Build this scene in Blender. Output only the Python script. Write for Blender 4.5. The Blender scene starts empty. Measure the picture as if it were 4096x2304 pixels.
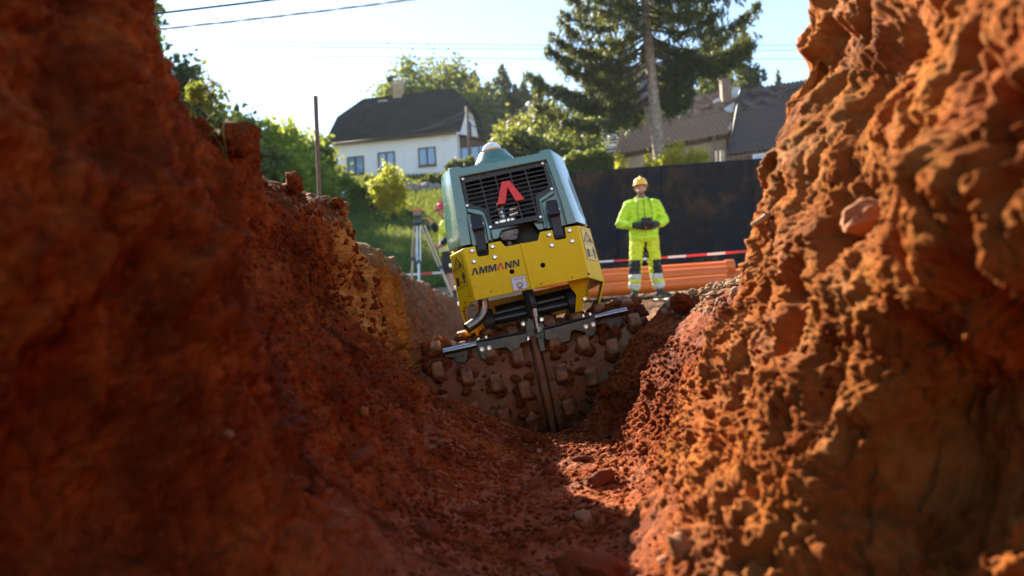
import bpy, bmesh, math, random
import numpy as np
from mathutils import Vector, Matrix, noise as mnoise
R = math.radians
random.seed(7)
rng = np.random.default_rng(11)
scene = bpy.context.scene
C = scene.collection

# ------------------------------------------------------------------ camera, sky, sun, exposure
FPX, PITCH, ROLL = 3186.0, R(3.2), R(2.8)          # focal length in photo pixels (28 mm), look up 3.2 deg, camera rolled 2.8 deg
fw = Vector((0, math.cos(PITCH), math.sin(PITCH)))
up0 = Vector((0, -math.sin(PITCH), math.cos(PITCH)))
rt0 = Vector((1, 0, 0))
rt = rt0*math.cos(ROLL) - up0*math.sin(ROLL)
up = up0*math.cos(ROLL) + rt0*math.sin(ROLL)
cam = bpy.data.cameras.new('camera'); cam_o = bpy.data.objects.new('camera', cam); C.objects.link(cam_o)
m = Matrix.Identity(4)
for i in range(3):
    m[i][0] = rt[i]; m[i][1] = up[i]; m[i][2] = -fw[i]
cam_o.matrix_world = m
cam.lens = 28.0; cam.sensor_width = 36.0; cam.clip_start = 0.02; cam.clip_end = 2000
cam.dof.use_dof = True; cam.dof.focus_distance = 3.16; cam.dof.aperture_fstop = 2.6; cam.dof.aperture_blades = 9
scene.camera = cam_o

SUN_AZ, SUN_EL = R(-35), R(31)                      # clockwise from +Y (the view direction): sun ahead and to the left
world = bpy.data.worlds.new('World'); scene.world = world; world.use_nodes = True
wn = world.node_tree.nodes; wl = world.node_tree.links
sky = wn.new('ShaderNodeTexSky'); sky.sky_type = 'NISHITA'; sky.sun_disc = False
sky.sun_elevation = SUN_EL; sky.sun_rotation = SUN_AZ
sky.air_density = 1.0; sky.dust_density = 0.08; sky.ozone_density = 1.0
wn['Background'].inputs['Strength'].default_value = 0.068
wl.new(sky.outputs[0], wn['Background'].inputs['Color'])
sun = bpy.data.lights.new('sun', 'SUN'); sun.energy = 5.0; sun.angle = R(0.5); sun.color = (1.0, 0.88, 0.70)
sun_o = bpy.data.objects.new('sun', sun); C.objects.link(sun_o)
sdir = Vector((math.sin(SUN_AZ)*math.cos(SUN_EL), math.cos(SUN_AZ)*math.cos(SUN_EL), math.sin(SUN_EL)))
sun_o.rotation_euler = sdir.to_track_quat('Z', 'Y').to_euler()
sun_o.location = (-6, 6, 12)
vs = scene.view_settings
vs.view_transform = 'Standard'; vs.look = 'None'; vs.exposure = 2.25; vs.gamma = 1.0; vs.use_curve_mapping = False
scene.cycles.max_bounces = 6; scene.cycles.diffuse_bounces = 3; scene.cycles.glossy_bounces = 3
scene.cycles.transmission_bounces = 4; scene.cycles.transparent_max_bounces = 6
scene.cycles.caustics_reflective = False; scene.cycles.caustics_refractive = False

# ------------------------------------------------------------------ helpers
def at(px, py, Y):
    """the point at distance Y (metres ahead) that stands where photo pixel px,py looks"""
    d = fw + rt*((px-2048)/FPX) + up*((1152-py)/FPX)
    return d*(Y/d.y)

def V(*a): return Vector(a)

def tag(o, label=None, cat=None, group=None, kind=None):
    if label: o['label'] = label
    if cat: o['category'] = cat
    if group: o['group'] = group
    if kind: o['kind'] = kind
    return o

def thing(name, label, cat, loc=(0, 0, 0), group=None):
    o = bpy.data.objects.new(name, None); C.objects.link(o)
    o.location = loc; o.empty_display_size = 0.1
    return tag(o, label, cat, group)

def base_of(p):
    v = Vector((0, 0, 0))
    while p is not None:
        v = v + p.location; p = p.parent
    return v

def obj(name, me, parent=None, loc=None):
    o = bpy.data.objects.new(name, me); C.objects.link(o)
    if parent is not None: o.parent = parent
    if loc is not None: o.location = loc
    return o

class MB:
    """collects geometry in world coordinates, builds one mesh object"""
    def __init__(s): s.v = []; s.f = []; s.m = []
    def add(s, vs_, fs_, mi=0):
        b = len(s.v); s.v.extend([tuple(p) for p in vs_])
        for f in fs_: s.f.append(tuple(i+b for i in f)); s.m.append(mi)
        return s
    def quad(s, a, b, c, d, mi=0): return s.add([a, b, c, d], [(0, 1, 2, 3)], mi)
    def box(s, c, ex, ey, ez, mi=0):
        """centre and three half-edge vectors"""
        c = Vector(c); ex = Vector(ex); ey = Vector(ey); ez = Vector(ez)
        p = [c+ex*i+ey*j+ez*k for k in (-1, 1) for j in (-1, 1) for i in (-1, 1)]
        return s.add(p, [(0, 2, 3, 1), (4, 5, 7, 6), (0, 1, 5, 4), (2, 6, 7, 3), (0, 4, 6, 2), (1, 3, 7, 5)], mi)
    def prism(s, pts, d, mi=0):
        """planar outline pushed along vector d"""
        n = len(pts); d = Vector(d); a = [Vector(p) for p in pts]; b = [p+d for p in a]
        fs = [tuple(range(n)), tuple(range(2*n-1, n-1, -1))] + [(i, i+n, (i+1) % n+n, (i+1) % n) for i in range(n)]
        return s.add(a+b, fs, mi)
    def tube(s, pts, rad, n=10, mi=0, cap=True, flat=1.0, ref=None):
        pts = [Vector(p) for p in pts]; k = len(pts)
        if not hasattr(rad, '__len__'): rad = [rad]*k
        t0 = (pts[1]-pts[0]).normalized()
        if ref is None: ref = Vector((0, 0, 1)) if abs(t0.z) < .9 else Vector((1, 0, 0))
        b = len(s.v); a1 = t0.cross(Vector(ref)).normalized()
        for i in range(k):
            t = (pts[min(i+1, k-1)]-pts[max(i-1, 0)]).normalized()
            a1 = (a1 - t*a1.dot(t)).normalized(); a2 = t.cross(a1)
            ra, rb = rad[i] if isinstance(rad[i], tuple) else (rad[i], rad[i]*flat)
            for j in range(n):
                q = 2*math.pi*j/n
                s.v.append(tuple(pts[i] + a1*(ra*math.cos(q)) + a2*(rb*math.sin(q))))
        for i in range(k-1):
            for j in range(n):
                s.f.append((b+i*n+j, b+i*n+(j+1) % n, b+(i+1)*n+(j+1) % n, b+(i+1)*n+j)); s.m.append(mi)
        if cap:
            s.f.append(tuple(b+j for j in range(n-1, -1, -1))); s.m.append(mi)
            s.f.append(tuple(b+(k-1)*n+j for j in range(n))); s.m.append(mi)
        return s
    def cyl(s, a, b, r0, r1=None, n=16, mi=0): return s.tube([a, b], [r0, r0 if r1 is None else r1], n, mi)
    def lathe(s, o, ax, prof, n=24, mi=0):
        """profile of (radius, distance along ax); radius 0 closes"""
        o = Vector(o); ax = Vector(ax).normalized()
        r_ = ax.cross(Vector((0, 1, 0)) if abs(ax.y) < .9 else Vector((1, 0, 0))).normalized(); q_ = ax.cross(r_)
        b = len(s.v); k = len(prof)
        for r, h in prof:
            for j in range(n):
                t = 2*math.pi*j/n
                s.v.append(tuple(o+ax*h+(r_*math.cos(t)+q_*math.sin(t))*max(r, 1e-5)))
        for i in range(k-1):
            for j in range(n):
                s.f.append((b+i*n+j, b+i*n+(j+1) % n, b+(i+1)*n+(j+1) % n, b+(i+1)*n+j)); s.m.append(mi)
        return s
    def ball(s, c, r, n=10, mi=0, rot=None):
        c = Vector(c); r = r if hasattr(r, '__len__') else (r, r, r)
        vs_, fs_ = [], []
        h = n//2+1
        for i in range(h+1):
            a = math.pi*i/h
            for j in range(n):
                t = 2*math.pi*j/n
                p = Vector((r[0]*math.sin(a)*math.cos(t), r[1]*math.sin(a)*math.sin(t), r[2]*math.cos(a)))
                if rot is not None: p = rot @ p
                vs_.append(c+p)
        for i in range(h):
            for j in range(n):
                fs_.append((i*n+j, (i+1)*n+j, (i+1)*n+(j+1) % n, i*n+(j+1) % n))
        return s.add(vs_, fs_, mi)
    def build(s, name, mat, parent=None, origin=None, smooth=False, bevel=0, seg=2, weld=False, auto=None):
        me = bpy.data.meshes.new(name)
        o0 = base_of(parent) if origin is None else Vector(origin)
        me.from_pydata([(x-o0.x, y-o0.y, z-o0.z) for x, y, z in s.v], [], s.f)
        mats = mat if isinstance(mat, (list, tuple)) else [mat]
        for m_ in mats: me.materials.append(m_)
        if len(mats) > 1: me.polygons.foreach_set('material_index', s.m)
        if weld:
            bm = bmesh.new(); bm.from_mesh(me); bmesh.ops.remove_doubles(bm, verts=bm.verts, dist=1e-4)
            bmesh.ops.recalc_face_normals(bm, faces=bm.faces); bm.to_mesh(me); bm.free()
        if smooth:
            me.polygons.foreach_set('use_smooth', [True]*len(me.polygons))
            if auto: me.set_sharp_from_angle(angle=R(auto))
        me.update()
        o = obj(name, me, parent, None if origin is None else origin)
        if bevel:
            bv = o.modifiers.new('bevel', 'BEVEL'); bv.width = bevel; bv.segments = seg; bv.limit_method = 'ANGLE'; bv.angle_limit = R(28)
            me.polygons.foreach_set('use_smooth', [True]*len(me.polygons)); me.set_sharp_from_angle(angle=R(30))
        return o

# ------------------------------------------------------------------ numpy noise
_gr = np.random.default_rng(3)
_G = _gr.normal(size=(256, 3)).astype(np.float32); _G /= np.linalg.norm(_G, axis=1)[:, None]
_P = np.concatenate([_gr.permutation(256)]*3).astype(np.int32)
_U = _gr.random((256, 3)).astype(np.float32)
def perlin(p, freq=1.0, off=0.0):
    q = (p*np.float32(freq) if not hasattr(freq, '__len__') else p*np.array(freq, np.float32)) + np.float32(off)
    i = np.floor(q); f = (q-i).astype(np.float32); i = i.astype(np.int32) & 255
    u = f*f*f*(f*(f*6-15)+10)
    out = np.zeros(len(p), np.float32)
    for a in (0, 1):
        wa = u[:, 0] if a else 1-u[:, 0]
        ia = _P[(i[:, 0]+a) & 255]
        for b in (0, 1):
            wb = wa*(u[:, 1] if b else 1-u[:, 1])
            ib = _P[(ia+i[:, 1]+b) & 255]
            for c in (0, 1):
                g = _G[_P[(ib+i[:, 2]+c) & 255]]
                d = g[:, 0]*(f[:, 0]-a)+g[:, 1]*(f[:, 1]-b)+g[:, 2]*(f[:, 2]-c)
                out += wb*(u[:, 2] if c else 1-u[:, 2])*d
    return out*1.5
def worley(p, freq=1.0, off=0.0):
    q = p*np.float32(freq)+np.float32(off); i0 = np.floor(q); f = (q-i0).astype(np.float32); i0 = i0.astype(np.int32)
    d1 = np.full(len(p), 9.0, np.float32); d2 = d1.copy(); cid = np.zeros(len(p), np.float32)
    for a in (-1, 0, 1):
        for b in (-1, 0, 1):
            for c in (-1, 0, 1):
                h = _P[(_P[(_P[(i0[:, 0]+a) & 255]+i0[:, 1]+b) & 255]+i0[:, 2]+c) & 255]
                o = _U[h]+np.array([a, b, c], np.float32)-f
                d = np.sqrt((o*o).sum(1))
                m_ = d < d1
                d2 = np.where(m_, d1, np.minimum(d2, d)); cid = np.where(m_, _U[h, 0], cid); d1 = np.where(m_, d, d1)
    return d1, d2, cid
def fbm(p, freq, octs=4, gain=.5, off=0.0, ridged=False):
    o = np.zeros(len(p), np.float32); a = 1.0
    for k in range(octs):
        n = perlin(p, freq*2.03**k if not hasattr(freq, '__len__') else [q*2.03**k for q in freq], off+17.3*k)
        o += a*((1-2*np.abs(n)) if ridged else n); a *= gain
    return o
def sstep(a, b, x): t = np.clip((x-a)/(b-a), 0, 1); return t*t*(3-2*t)

# ------------------------------------------------------------------ materials
def newmat(name):
    m_ = bpy.data.materials.new(name); m_.use_nodes = True
    nt = m_.node_tree; return m_, nt, nt.nodes['Principled BSDF']
def setp(b, **k):
    for a, v in k.items():
        a = {'rough': 'Roughness', 'metal': 'Metallic', 'spec': 'Specular IOR Level', 'coat': 'Coat Weight', 'coatr': 'Coat Roughness',
             'trans': 'Transmission Weight', 'ior': 'IOR', 'emit': 'Emission Strength', 'sheen': 'Sheen Weight', 'alpha': 'Alpha'}[a]
        b.inputs[a].default_value = v
def ramp(nt, fac, stops):
    r_ = nt.nodes.new('ShaderNodeValToRGB'); e = r_.color_ramp.elements
    while len(e) < len(stops): e.new(.5)
    for q, (p, c) in zip(e, stops): q.position = p; q.color = (*c, 1) if len(c) == 3 else c
    nt.links.new(fac, r_.inputs[0]); return r_.outputs[0]
def nz(nt, scale, detail=5, rough=.6, vec=None, dist=0):
    n = nt.nodes.new('ShaderNodeTexNoise'); n.inputs['Scale'].default_value = scale; n.inputs['Detail'].default_value = detail
    n.inputs['Roughness'].default_value = rough; n.inputs['Distortion'].default_value = dist
    if vec is not None: nt.links.new(vec, n.inputs['Vector'])
    return n.outputs[0]
def coords(nt, kind='Object', scale=None):
    t = nt.nodes.new('ShaderNodeTexCoord').outputs[kind]
    if scale:
        mp = nt.nodes.new('ShaderNodeMapping'); mp.inputs['Scale'].default_value = scale; nt.links.new(t, mp.inputs[0]); t = mp.outputs[0]
    return t
def mixc(nt, fac, a, b, mode='MIX'):
    n = nt.nodes.new('ShaderNodeMix'); n.data_type = 'RGBA'; n.blend_type = mode
    for s_, v in ((n.inputs[0], fac), (n.inputs[6], a), (n.inputs[7], b)):
        if isinstance(v, (int, float)): s_.default_value = v
        elif isinstance(v, tuple): s_.default_value = (*v, 1) if len(v) == 3 else v
        else: nt.links.new(v, s_)
    return n.outputs[2]
def math_(nt, op, a, b=0.0, clamp=False):
    n = nt.nodes.new('ShaderNodeMath'); n.operation = op; n.use_clamp = clamp
    for s_, v in ((n.inputs[0], a), (n.inputs[1], b)):
        if isinstance(v, (int, float)): s_.default_value = v
        else: nt.links.new(v, s_)
    return n.outputs[0]
def bump(nt, b, h, strength=.3, dist=.01):
    n = nt.nodes.new('ShaderNodeBump'); n.inputs['Strength'].default_value = strength; n.inputs['Distance'].default_value = dist
    nt.links.new(h, n.inputs['Height']); nt.links.new(n.outputs[0], b.inputs['Normal'])
def mk(name, col, rough=.6, metal=0, var=.12, scale=8, bmp=0, bscale=60, bdist=.002, dirt=None, dirtamt=.0, dscale=3, speck=None, **k):
    """plain painted/solid material with colour mottling, optional dirt film and fine relief"""
    m_, nt, b = newmat(name); tc = coords(nt)
    c2 = tuple(max(0, x*(1-var*2)) for x in col); c1 = tuple(min(1, x*(1+var)) for x in col)
    c = ramp(nt, nz(nt, scale, 6, .65, tc), [(.3, c2), (.7, c1)])
    rr = math_(nt, 'MULTIPLY_ADD', nz(nt, scale*2.3, 4, .6, tc), .25); rr.node.inputs[2].default_value = rough-.12
    if dirt:
        f = ramp(nt, nz(nt, dscale, 8, .7, tc, .4), [(.62-dirtamt*.5, (0, 0, 0)), (.78-dirtamt*.4, (1, 1, 1))])
        c = mixc(nt, f, c, dirt)
        rr = math_(nt, 'MAXIMUM', rr, math_(nt, 'MULTIPLY', f, .85))
    if speck:
        f2 = ramp(nt, math_(nt, 'ADD', nz(nt, 55, 4, .65, tc), math_(nt, 'MULTIPLY', nz(nt, 4, 3, .6, tc), .28)), [(.79, (0, 0, 0)), (.825, (.85, .85, .85))])
        c = mixc(nt, f2, c, speck); rr = math_(nt, 'MAXIMUM', rr, math_(nt, 'MULTIPLY', f2, .9))
    nt.links.new(c, b.inputs['Base Color']); nt.links.new(rr, b.inputs['Roughness'])
    setp(b, metal=metal, **k)
    if bmp: bump(nt, b, nz(nt, bscale, 5, .6, tc), bmp, bdist)
    return m_
def leafmat(name, cols, trans=.45, scale=1.5):
    m_, nt, b = newmat(name); tc = coords(nt)
    c = ramp(nt, nz(nt, scale, 6, .7, tc), [(.25+.5*i/(len(cols)-1), q) for i, q in enumerate(cols)])
    nt.links.new(c, b.inputs['Base Color']); setp(b, rough=.55, spec=.3)
    t = nt.nodes.new('ShaderNodeBsdfTranslucent'); nt.links.new(mixc(nt, .5, c, (.55, .6, .08), 'SCREEN' if trans > .6 else 'MIX'), t.inputs[0])
    mx = nt.nodes.new('ShaderNodeMixShader'); mx.inputs[0].default_value = trans
    nt.links.new(b.outputs[0], mx.inputs[1]); nt.links.new(t.outputs[0], mx.inputs[2])
    nt.links.new(mx.outputs[0], nt.nodes['Material Output'].inputs[0])
    return m_

SOIL_RED = [(.30, (.055, .0090, .0018)), (.45, (.165, .031, .0058)), (.58, (.28, .062, .0120)), (.72, (.40, .120, .027))]
def soil(name, stops, clay=False, bmp=.6, damp=True, attr=True):
    m_, nt, b = newmat(name); tc = coords(nt)
    c = ramp(nt, nz(nt, 5.5, 10, .68, tc, .5), stops)
    c = mixc(nt, ramp(nt, nz(nt, 38, 6, .7, tc), [(.45, (0, 0, 0)), (.7, (1, 1, 1))]), c, (.080, .013, .0025))
    c = mixc(nt, ramp(nt, nz(nt, 150, 3, .6, tc), [(.60, (0, 0, 0)), (.74, (.55, .55, .55))]), c, (.36, .14, .042))
    c = mixc(nt, ramp(nt, nz(nt, 2.6, 5, .6, tc, .8), [(.50, (0, 0, 0)), (.66, (.62, .62, .62))]), c, (.050, .010, .0025))
    if attr:
        a = nt.nodes.new('ShaderNodeAttribute'); a.attribute_name = 'soilmix'
        sp = nt.nodes.new('ShaderNodeSeparateColor'); nt.links.new(a.outputs['Color'], sp.inputs[0])
        yc = ramp(nt, nz(nt, 14, 8, .7, tc, .6), [(.32, (.21, .058, .011)), (.5, (.47, .185, .037)), (.7, (.60, .30, .085))])
        gc = ramp(nt, nz(nt, 12, 8, .7, tc, .6), [(.3, (.075, .036, .018)), (.5, (.18, .095, .050)), (.7, (.30, .19, .11))])
        c = mixc(nt, sp.outputs[0], c, yc)
        c = mixc(nt, sp.outputs[1], c, gc)
        c = mixc(nt, math_(nt, 'SUBTRACT', 1.0, a.outputs['Alpha'], True), c, ramp(nt, nz(nt, 24, 7, .7, tc, .4), [(.3, (.16, .040, .014)), (.55, (.36, .115, .048)), (.75, (.46, .18, .09))]))
        nt.links.new(c, b.inputs['Base Color'])
        wet = sp.outputs[2]
    else:
        nt.links.new(c, b.inputs['Base Color']); wet = 0.0
    if damp:
        rr = ramp(nt, nz(nt, 3.2, 6, .6, tc, .8), [(.40, (.62, .62, .62)), (.58, (.92, .92, .92))])
        rr2 = math_(nt, 'SUBTRACT', rr, math_(nt, 'MULTIPLY', wet, .36), True)
        nt.links.new(rr2, b.inputs['Roughness'])
    else: setp(b, rough=.9)
    setp(b, spec=.045)
    h = math_(nt, 'ADD', nz(nt, 70, 9, .75, tc), math_(nt, 'MULTIPLY', nz(nt, 330, 3, .6, tc), .45))
    bump(nt, b, h, bmp, .014)
    return m_
M = {}
M['soil'] = soil('red_soil', SOIL_RED)
M['clod'] = soil('red_soil_clod', SOIL_RED, attr=False, damp=False)
M['drysoil'] = soil('dry_soil', [(.3, (.20, .11, .06)), (.5, (.34, .22, .13)), (.7, (.48, .35, .22))], attr=False, damp=False)
M['stone'] = mk('stone_pale', (.34, .15, .065), .8, spec=.12, var=.3, scale=12, bmp=.4, bscale=80, dirt=(.22, .07, .03), dirtamt=.2, dscale=9)
M['stone_red'] = mk('stone_red', (.17, .040, .013), .85, spec=.1, var=.3, scale=14, bmp=.4, bscale=90)
M['stone_grey'] = mk('stone_grey', (.30, .27, .24), .75, var=.3, scale=3, bmp=.6, bscale=12, bdist=.02)
# ------------------------------------------------------------------ the trench: one lofted sheet of soil
def S(Y, L, Rr, zl=.52, zr=.7):
    """cross-section at distance Y: seven left points (rim..floor middle), six right points (toe..rim), in photo pixels"""
    p = [at(a, b, Y) for a, b in L+Rr]
    p = [(q.x, q.z) for q in p]
    return Y, [(-3.0, zl+.03), (-1.5, zl), *p, (max(1.5, p[-1][0]+.35), zr), (3.0, zr+.05)]
near = [(-3, .88), (-1.5, .85), (-.70, .76), (-.61, .48), (-.53, .12), (-.47, -.12), (-.36, -.3), (-.2, -.44), (.05, -.5),  # rims beside the camera raised, out of view, to cut sky light
        (.30, -.47), (.62, -.38), (.92, -.22), (.62, .05), (.60, .4), (.68, .85), (1.5, .95), (3, .95)]
near2 = [(-3, .80), (-1.5, .76), (-.65, .70), (-.575, .40), (-.51, .12), (-.455, -.1), (-.37, -.28), (-.2, -.44), (.05, -.49),
         (.22, -.45), (.46, -.37), (.70, -.20), (.50, .05), (.54, .34), (.65, .80), (1.5, .9), (3, .9)]
ST = [(-1.2, near), (.30, near), (.78, near2),
  S(1.18, [(500,-130), (600,240), (840,600), (1005,1060), (1130,1700), (1500,2380), (2060,2540)], [(2480,2440), (2740,2080), (3150,1720), (3300,1230), (3480,700), (3640,-120)]),
  S(1.48, [(680,290), (745,520), (840,880), (960,1230), (1220,1640), (1600,2160), (2070,2290)], [(2480,2220), (2640,1900), (2850,1540), (3040,1240), (3140,760), (3390,-90)]),
  S(1.64, [(790,480), (850,660), (930,930), (1020,1200), (1280,1590), (1640,2060), (2075,2180)], [(2480,2100), (2620,1800), (2790,1460), (3010,1190), (3060,800), (3300,-40)]),
  S(1.82, [(880,560), (930,700), (995,930), (1070,1170), (1340,1540), (1680,1980), (2080,2090)], [(2500,2010), (2610,1770), (2740,1540), (2860,1330), (2980,1210), (3070,1140)], zr=.12),
  S(2.0, [(965,615), (1000,720), (1050,900), (1120,1130), (1380,1500), (1700,1900), (2085,2010)], [(2500,1950), (2590,1760), (2680,1560), (2770,1370), (2870,1240), (2960,1180)], zr=.12),
  S(2.4, [(1150,715), (1190,820), (1215,980), (1255,1140), (1480,1390), (1760,1720), (2110,1850)], [(2490,1830), (2555,1680), (2620,1500), (2690,1350), (2750,1250), (2810,1205)], zr=.13),
  S(2.7, [(1290,775), (1335,880), (1370,1020), (1390,1215), (1560,1380), (1790,1640), (2160,1780)], [(2440,1770), (2510,1620), (2570,1460), (2630,1330), (2680,1245), (2730,1208)], zr=.14),
  S(2.92, [(1355,830), (1395,940), (1440,1080), (1480,1325), (1640,1450), (1850,1620), (2190,1742)], [(2345,1690), (2425,1570), (2500,1450), (2575,1330), (2640,1250), (2700,1212)], zr=.15),
  S(3.08, [(1385,905), (1430,1000), (1500,1105), (1512,1370), (1600,1520), (1760,1640), (2190,1745)], [(2345,1700), (2430,1580), (2510,1470), (2585,1340), (2630,1265), (2690,1212)], zr=.15),
  S(3.35, [(1430,1000), (1475,1060), (1505,1250), (1545,1450), (1620,1620), (1780,1730), (2190,1760)], [(2440,1730), (2540,1620), (2590,1480), (2608,1360), (2635,1280), (2680,1214)], zr=.15),
  S(4.0, [(1490,1030), (1530,1100), (1580,1250), (1620,1420), (1680,1560), (1800,1620), (2150,1640)], [(2400,1610), (2500,1520), (2570,1430), (2615,1350), (2640,1290), (2680,1236)], zr=.13),
  S(6.0, [(1635,1122), (1665,1170), (1700,1260), (1740,1350), (1790,1420), (1850,1480), (2150,1490)], [(2360,1470), (2440,1420), (2520,1370), (2590,1310), (2640,1275), (2700,1240)], zr=.15),
  S(9.0, [(1755,1185), (1775,1215), (1800,1260), (1830,1310), (1860,1345), (1900,1375), (2200,1375)], [(2350,1365), (2420,1345), (2480,1315), (2530,1280), (2580,1255), (2650,1238)], zr=.22),
  S(10.4, [(1795,1200), (1815,1215), (1840,1235), (1870,1255), (1900,1270), (1930,1280), (2200,1270)], [(2350,1260), (2420,1250), (2480,1242), (2530,1236), (2580,1236), (2650,1230)], zr=.29),
  S(11.6, [(1815,1206), (1830,1206), (1850,1206), (1875,1205), (1900,1204), (1930,1204), (2200,1200)], [(2350,1200), (2420,1200), (2480,1200), (2530,1200), (2580,1199), (2650,1198)], zl=.5, zr=.42)]

def pchip(x, y, xi):
    x = np.asarray(x, float); y = np.asarray(y, float)
    h = np.diff(x); d = np.diff(y, axis=0)/h.reshape(-1, *([1]*(y.ndim-1)))
    mm = np.zeros_like(y); mm[0] = d[0]; mm[-1] = d[-1]
    a, b = d[:-1], d[1:]
    with np.errstate(divide='ignore', invalid='ignore'):
        hm = 2*a*b/(a+b)
    mm[1:-1] = np.where(a*b > 0, hm, 0)
    k = np.clip(np.searchsorted(x, xi)-1, 0, len(x)-2)
    sh = (-1, *([1]*(y.ndim-1)))
    t = ((xi-x[k])/h[k]).reshape(sh); hk = h[k].reshape(sh)
    return (2*t**3-3*t**2+1)*y[k]+(t**3-2*t**2+t)*hk*mm[k]+(-2*t**3+3*t**2)*y[k+1]+(t**3-t**2)*hk*mm[k+1]

def geo(a, b, step):
    n = int(math.log(b/a)/step); return [a*math.exp(math.log(b/a)*i/n) for i in range(n)]
Ys = np.array(list(np.linspace(-1.2, .40, 22, endpoint=False)) + geo(.40, 1.6, .0034) + geo(1.6, 3.3, .0021) + geo(3.3, 3.45, .005) + geo(3.45, 11.6, .009) + [11.6])
cols = np.array([s[1] for s in ST]); yst = np.array([s[0] for s in ST])
ctrl = pchip(yst, cols, Ys)                                  # rows x 17 x 2
seg_n = [10, 14, 70, 70, 70, 96, 104, 76, 56, 64, 84, 96, 104, 100, 34, 8]   # samples per span
ss = np.concatenate([np.linspace(i, i+1, n, endpoint=False) for i, n in enumerate(seg_n)]+[[16.0]])
prof = pchip(np.arange(17), np.moveaxis(ctrl, 1, 0), ss)     # samples x rows x 2
NR, NS = len(Ys), len(ss)
G = np.empty((NR, NS, 3), np.float32)
G[..., 0] = prof[..., 0].T; G[..., 2] = prof[..., 1].T; G[..., 1] = Ys[:, None]
sv = np.broadcast_to(ss[None, :], (NR, NS)).ravel().astype(np.float32)
def normals(G):
    du = np.gradient(G, axis=1); dv = np.gradient(G, axis=0)
    n = np.cross(dv, du); n = -n
    return (n/np.maximum(np.linalg.norm(n, axis=2, keepdims=True), 1e-9)).astype(np.float32)
Nn = normals(G)
if Nn[NR//2, int(sum(seg_n[:8])+20), 2] < 0: Nn = -Nn
P = G.reshape(-1, 3).copy(); N = Nn.reshape(-1, 3)
Yv = P[:, 1]
plate = np.maximum(1-sstep(1.2, 2.2, sv), sstep(13.8, 14.8, sv))           # the level ground beside the trench
floor = sstep(6.2, 7.3, sv)*(1-sstep(8.7, 9.8, sv))
left = 1-sstep(7.0, 8.5, sv); right = 1-left
wallL = sstep(1.6, 2.4, sv)*(1-sstep(4.9, 5.6, sv)); wallR = sstep(10.6, 11.6, sv)*(1-sstep(13.8, 14.6, sv))
talus = np.clip(1-floor-plate-wallL-wallR, 0, 1)
nearR = wallR*(1-sstep(1.7, 1.95, Yv))
nearL = (wallL+talus*.6)*left*(1-sstep(1.35, 1.7, Yv))
far = sstep(3.3, 4.5, Yv)
base_n = fbm(P, 3.2, 3, .5, 5.1)
d = base_n*(.055*wallL + .05*wallR + .03*talus + .012*floor + .015*plate)
rid = fbm(P, (9, 9, 6), 3, .55, 31.0, ridged=True)
d += rid*(.020*wallL*(1-nearL*.3) + .010*talus + .004*floor + .008*plate + .012*wallR)
w1, w2, cid = worley(P + .02*np.stack([perlin(P, 20, 1), perlin(P, 20, 9), perlin(P, 20, 21)], 1), 17.0, 2.0)
cl = np.clip(w2-w1, 0, .6)
d += (cl-.2)*(.022*wallL + .024*talus + .007*floor + .014*plate + .014*nearR)*(.4+cid)
v1, v2, cid2 = worley(P, 48.0, 7.0)
patch = sstep(-.25, .35, perlin(P, 3.1, 55.0))
d += (np.clip(v2-v1, 0, .6)-.2)*(.010*talus + .006*wallL + .004*floor + .008*plate + .006*wallR)*(.3+.9*patch)
# the near walls: broken clods with cracks between, cavities, crumbly grain
pw = P*np.array([1, .9, .62], np.float32) + .022*np.stack([perlin(P, 13, 1), perlin(P, 13, 9), perlin(P, 13, 21)], 1)
nr_ = np.clip(nearR + .85*talus*right*(1-sstep(1.8, 2.1, Yv))*sstep(9.2, 10.2, sv), 0, 1)
br_ = np.clip(nr_ + .75*nearL + .85*(wallL*.8+talus*left)*sstep(1.3, 1.7, Yv)*(1-.5*far) + .7*talus*right*sstep(1.9, 2.2, Yv) + .25*floor, 0, 1)
pit = fbm(pw, (11, 10, 9), 2, .5, 71.0)
d -= nearR*(.050*sstep(.16, .6, pit)) + nearL*.02*sstep(.1, .6, pit)
for fq, am, ck, sd in ((6.5, .032, .010, 3.0), (15, .018, .010, 19.0), (36, .0085, .006, 41.0), (80, .0045, .0035, 57.0)):
    wq = pw + np.stack([fbm(pw, fq*.9, 2, .5, 5+sd), fbm(pw, fq*.9, 2, .5, 15+sd), fbm(pw, fq*.9, 2, .5, 25+sd)], 1)*(.40/fq)
    w1, w2, cc = worley(wq, fq, sd)
    d += (br_ if fq < 10 else br_*(1-.55*nearR) if fq < 20 else br_*(1-.5*nr_-.2*nearR))*(am*(cc-.5)*sstep(.0, .12, w2-w1) - ck*np.exp(-(w2-w1)/.07))
pit2 = fbm(pw, (34, 30, 26), 2, .6, 13.0)
d -= (nr_-.55*nearR)*.014*sstep(.18, .5, pit2)
pit3 = fbm(P, (80, 72, 50), 2, .6, 23.0, ridged=True)
d += (nr_*.0030 + .0024*talus + .0024*wallL)*pit3
d += br_*.0028*perlin(P, (170, 160, 130), 3.0)
streak = fbm(P, (16, 12, 3.0), 3, .5, 91.0, ridged=True)
d += nearR*.012*streak + wallL*sstep(2.2, 2.7, Yv)*.016*streak
d -= .042*right*(1-plate)*(1-floor)*(1-sstep(1.9, 2.4, Yv)) + .046*left*(wallL+.5*talus)*(1-sstep(1.45, 1.75, Yv))
d -= .055*left*(wallL+.8*talus)*sstep(1.8, 2.4, Yv)*(1-sstep(3.15, 3.5, Yv))
d -= .030*sstep(11.5, 13.0, sv)*sstep(1.9, 2.3, Yv)*(1-sstep(4.5, 6, Yv))
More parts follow.
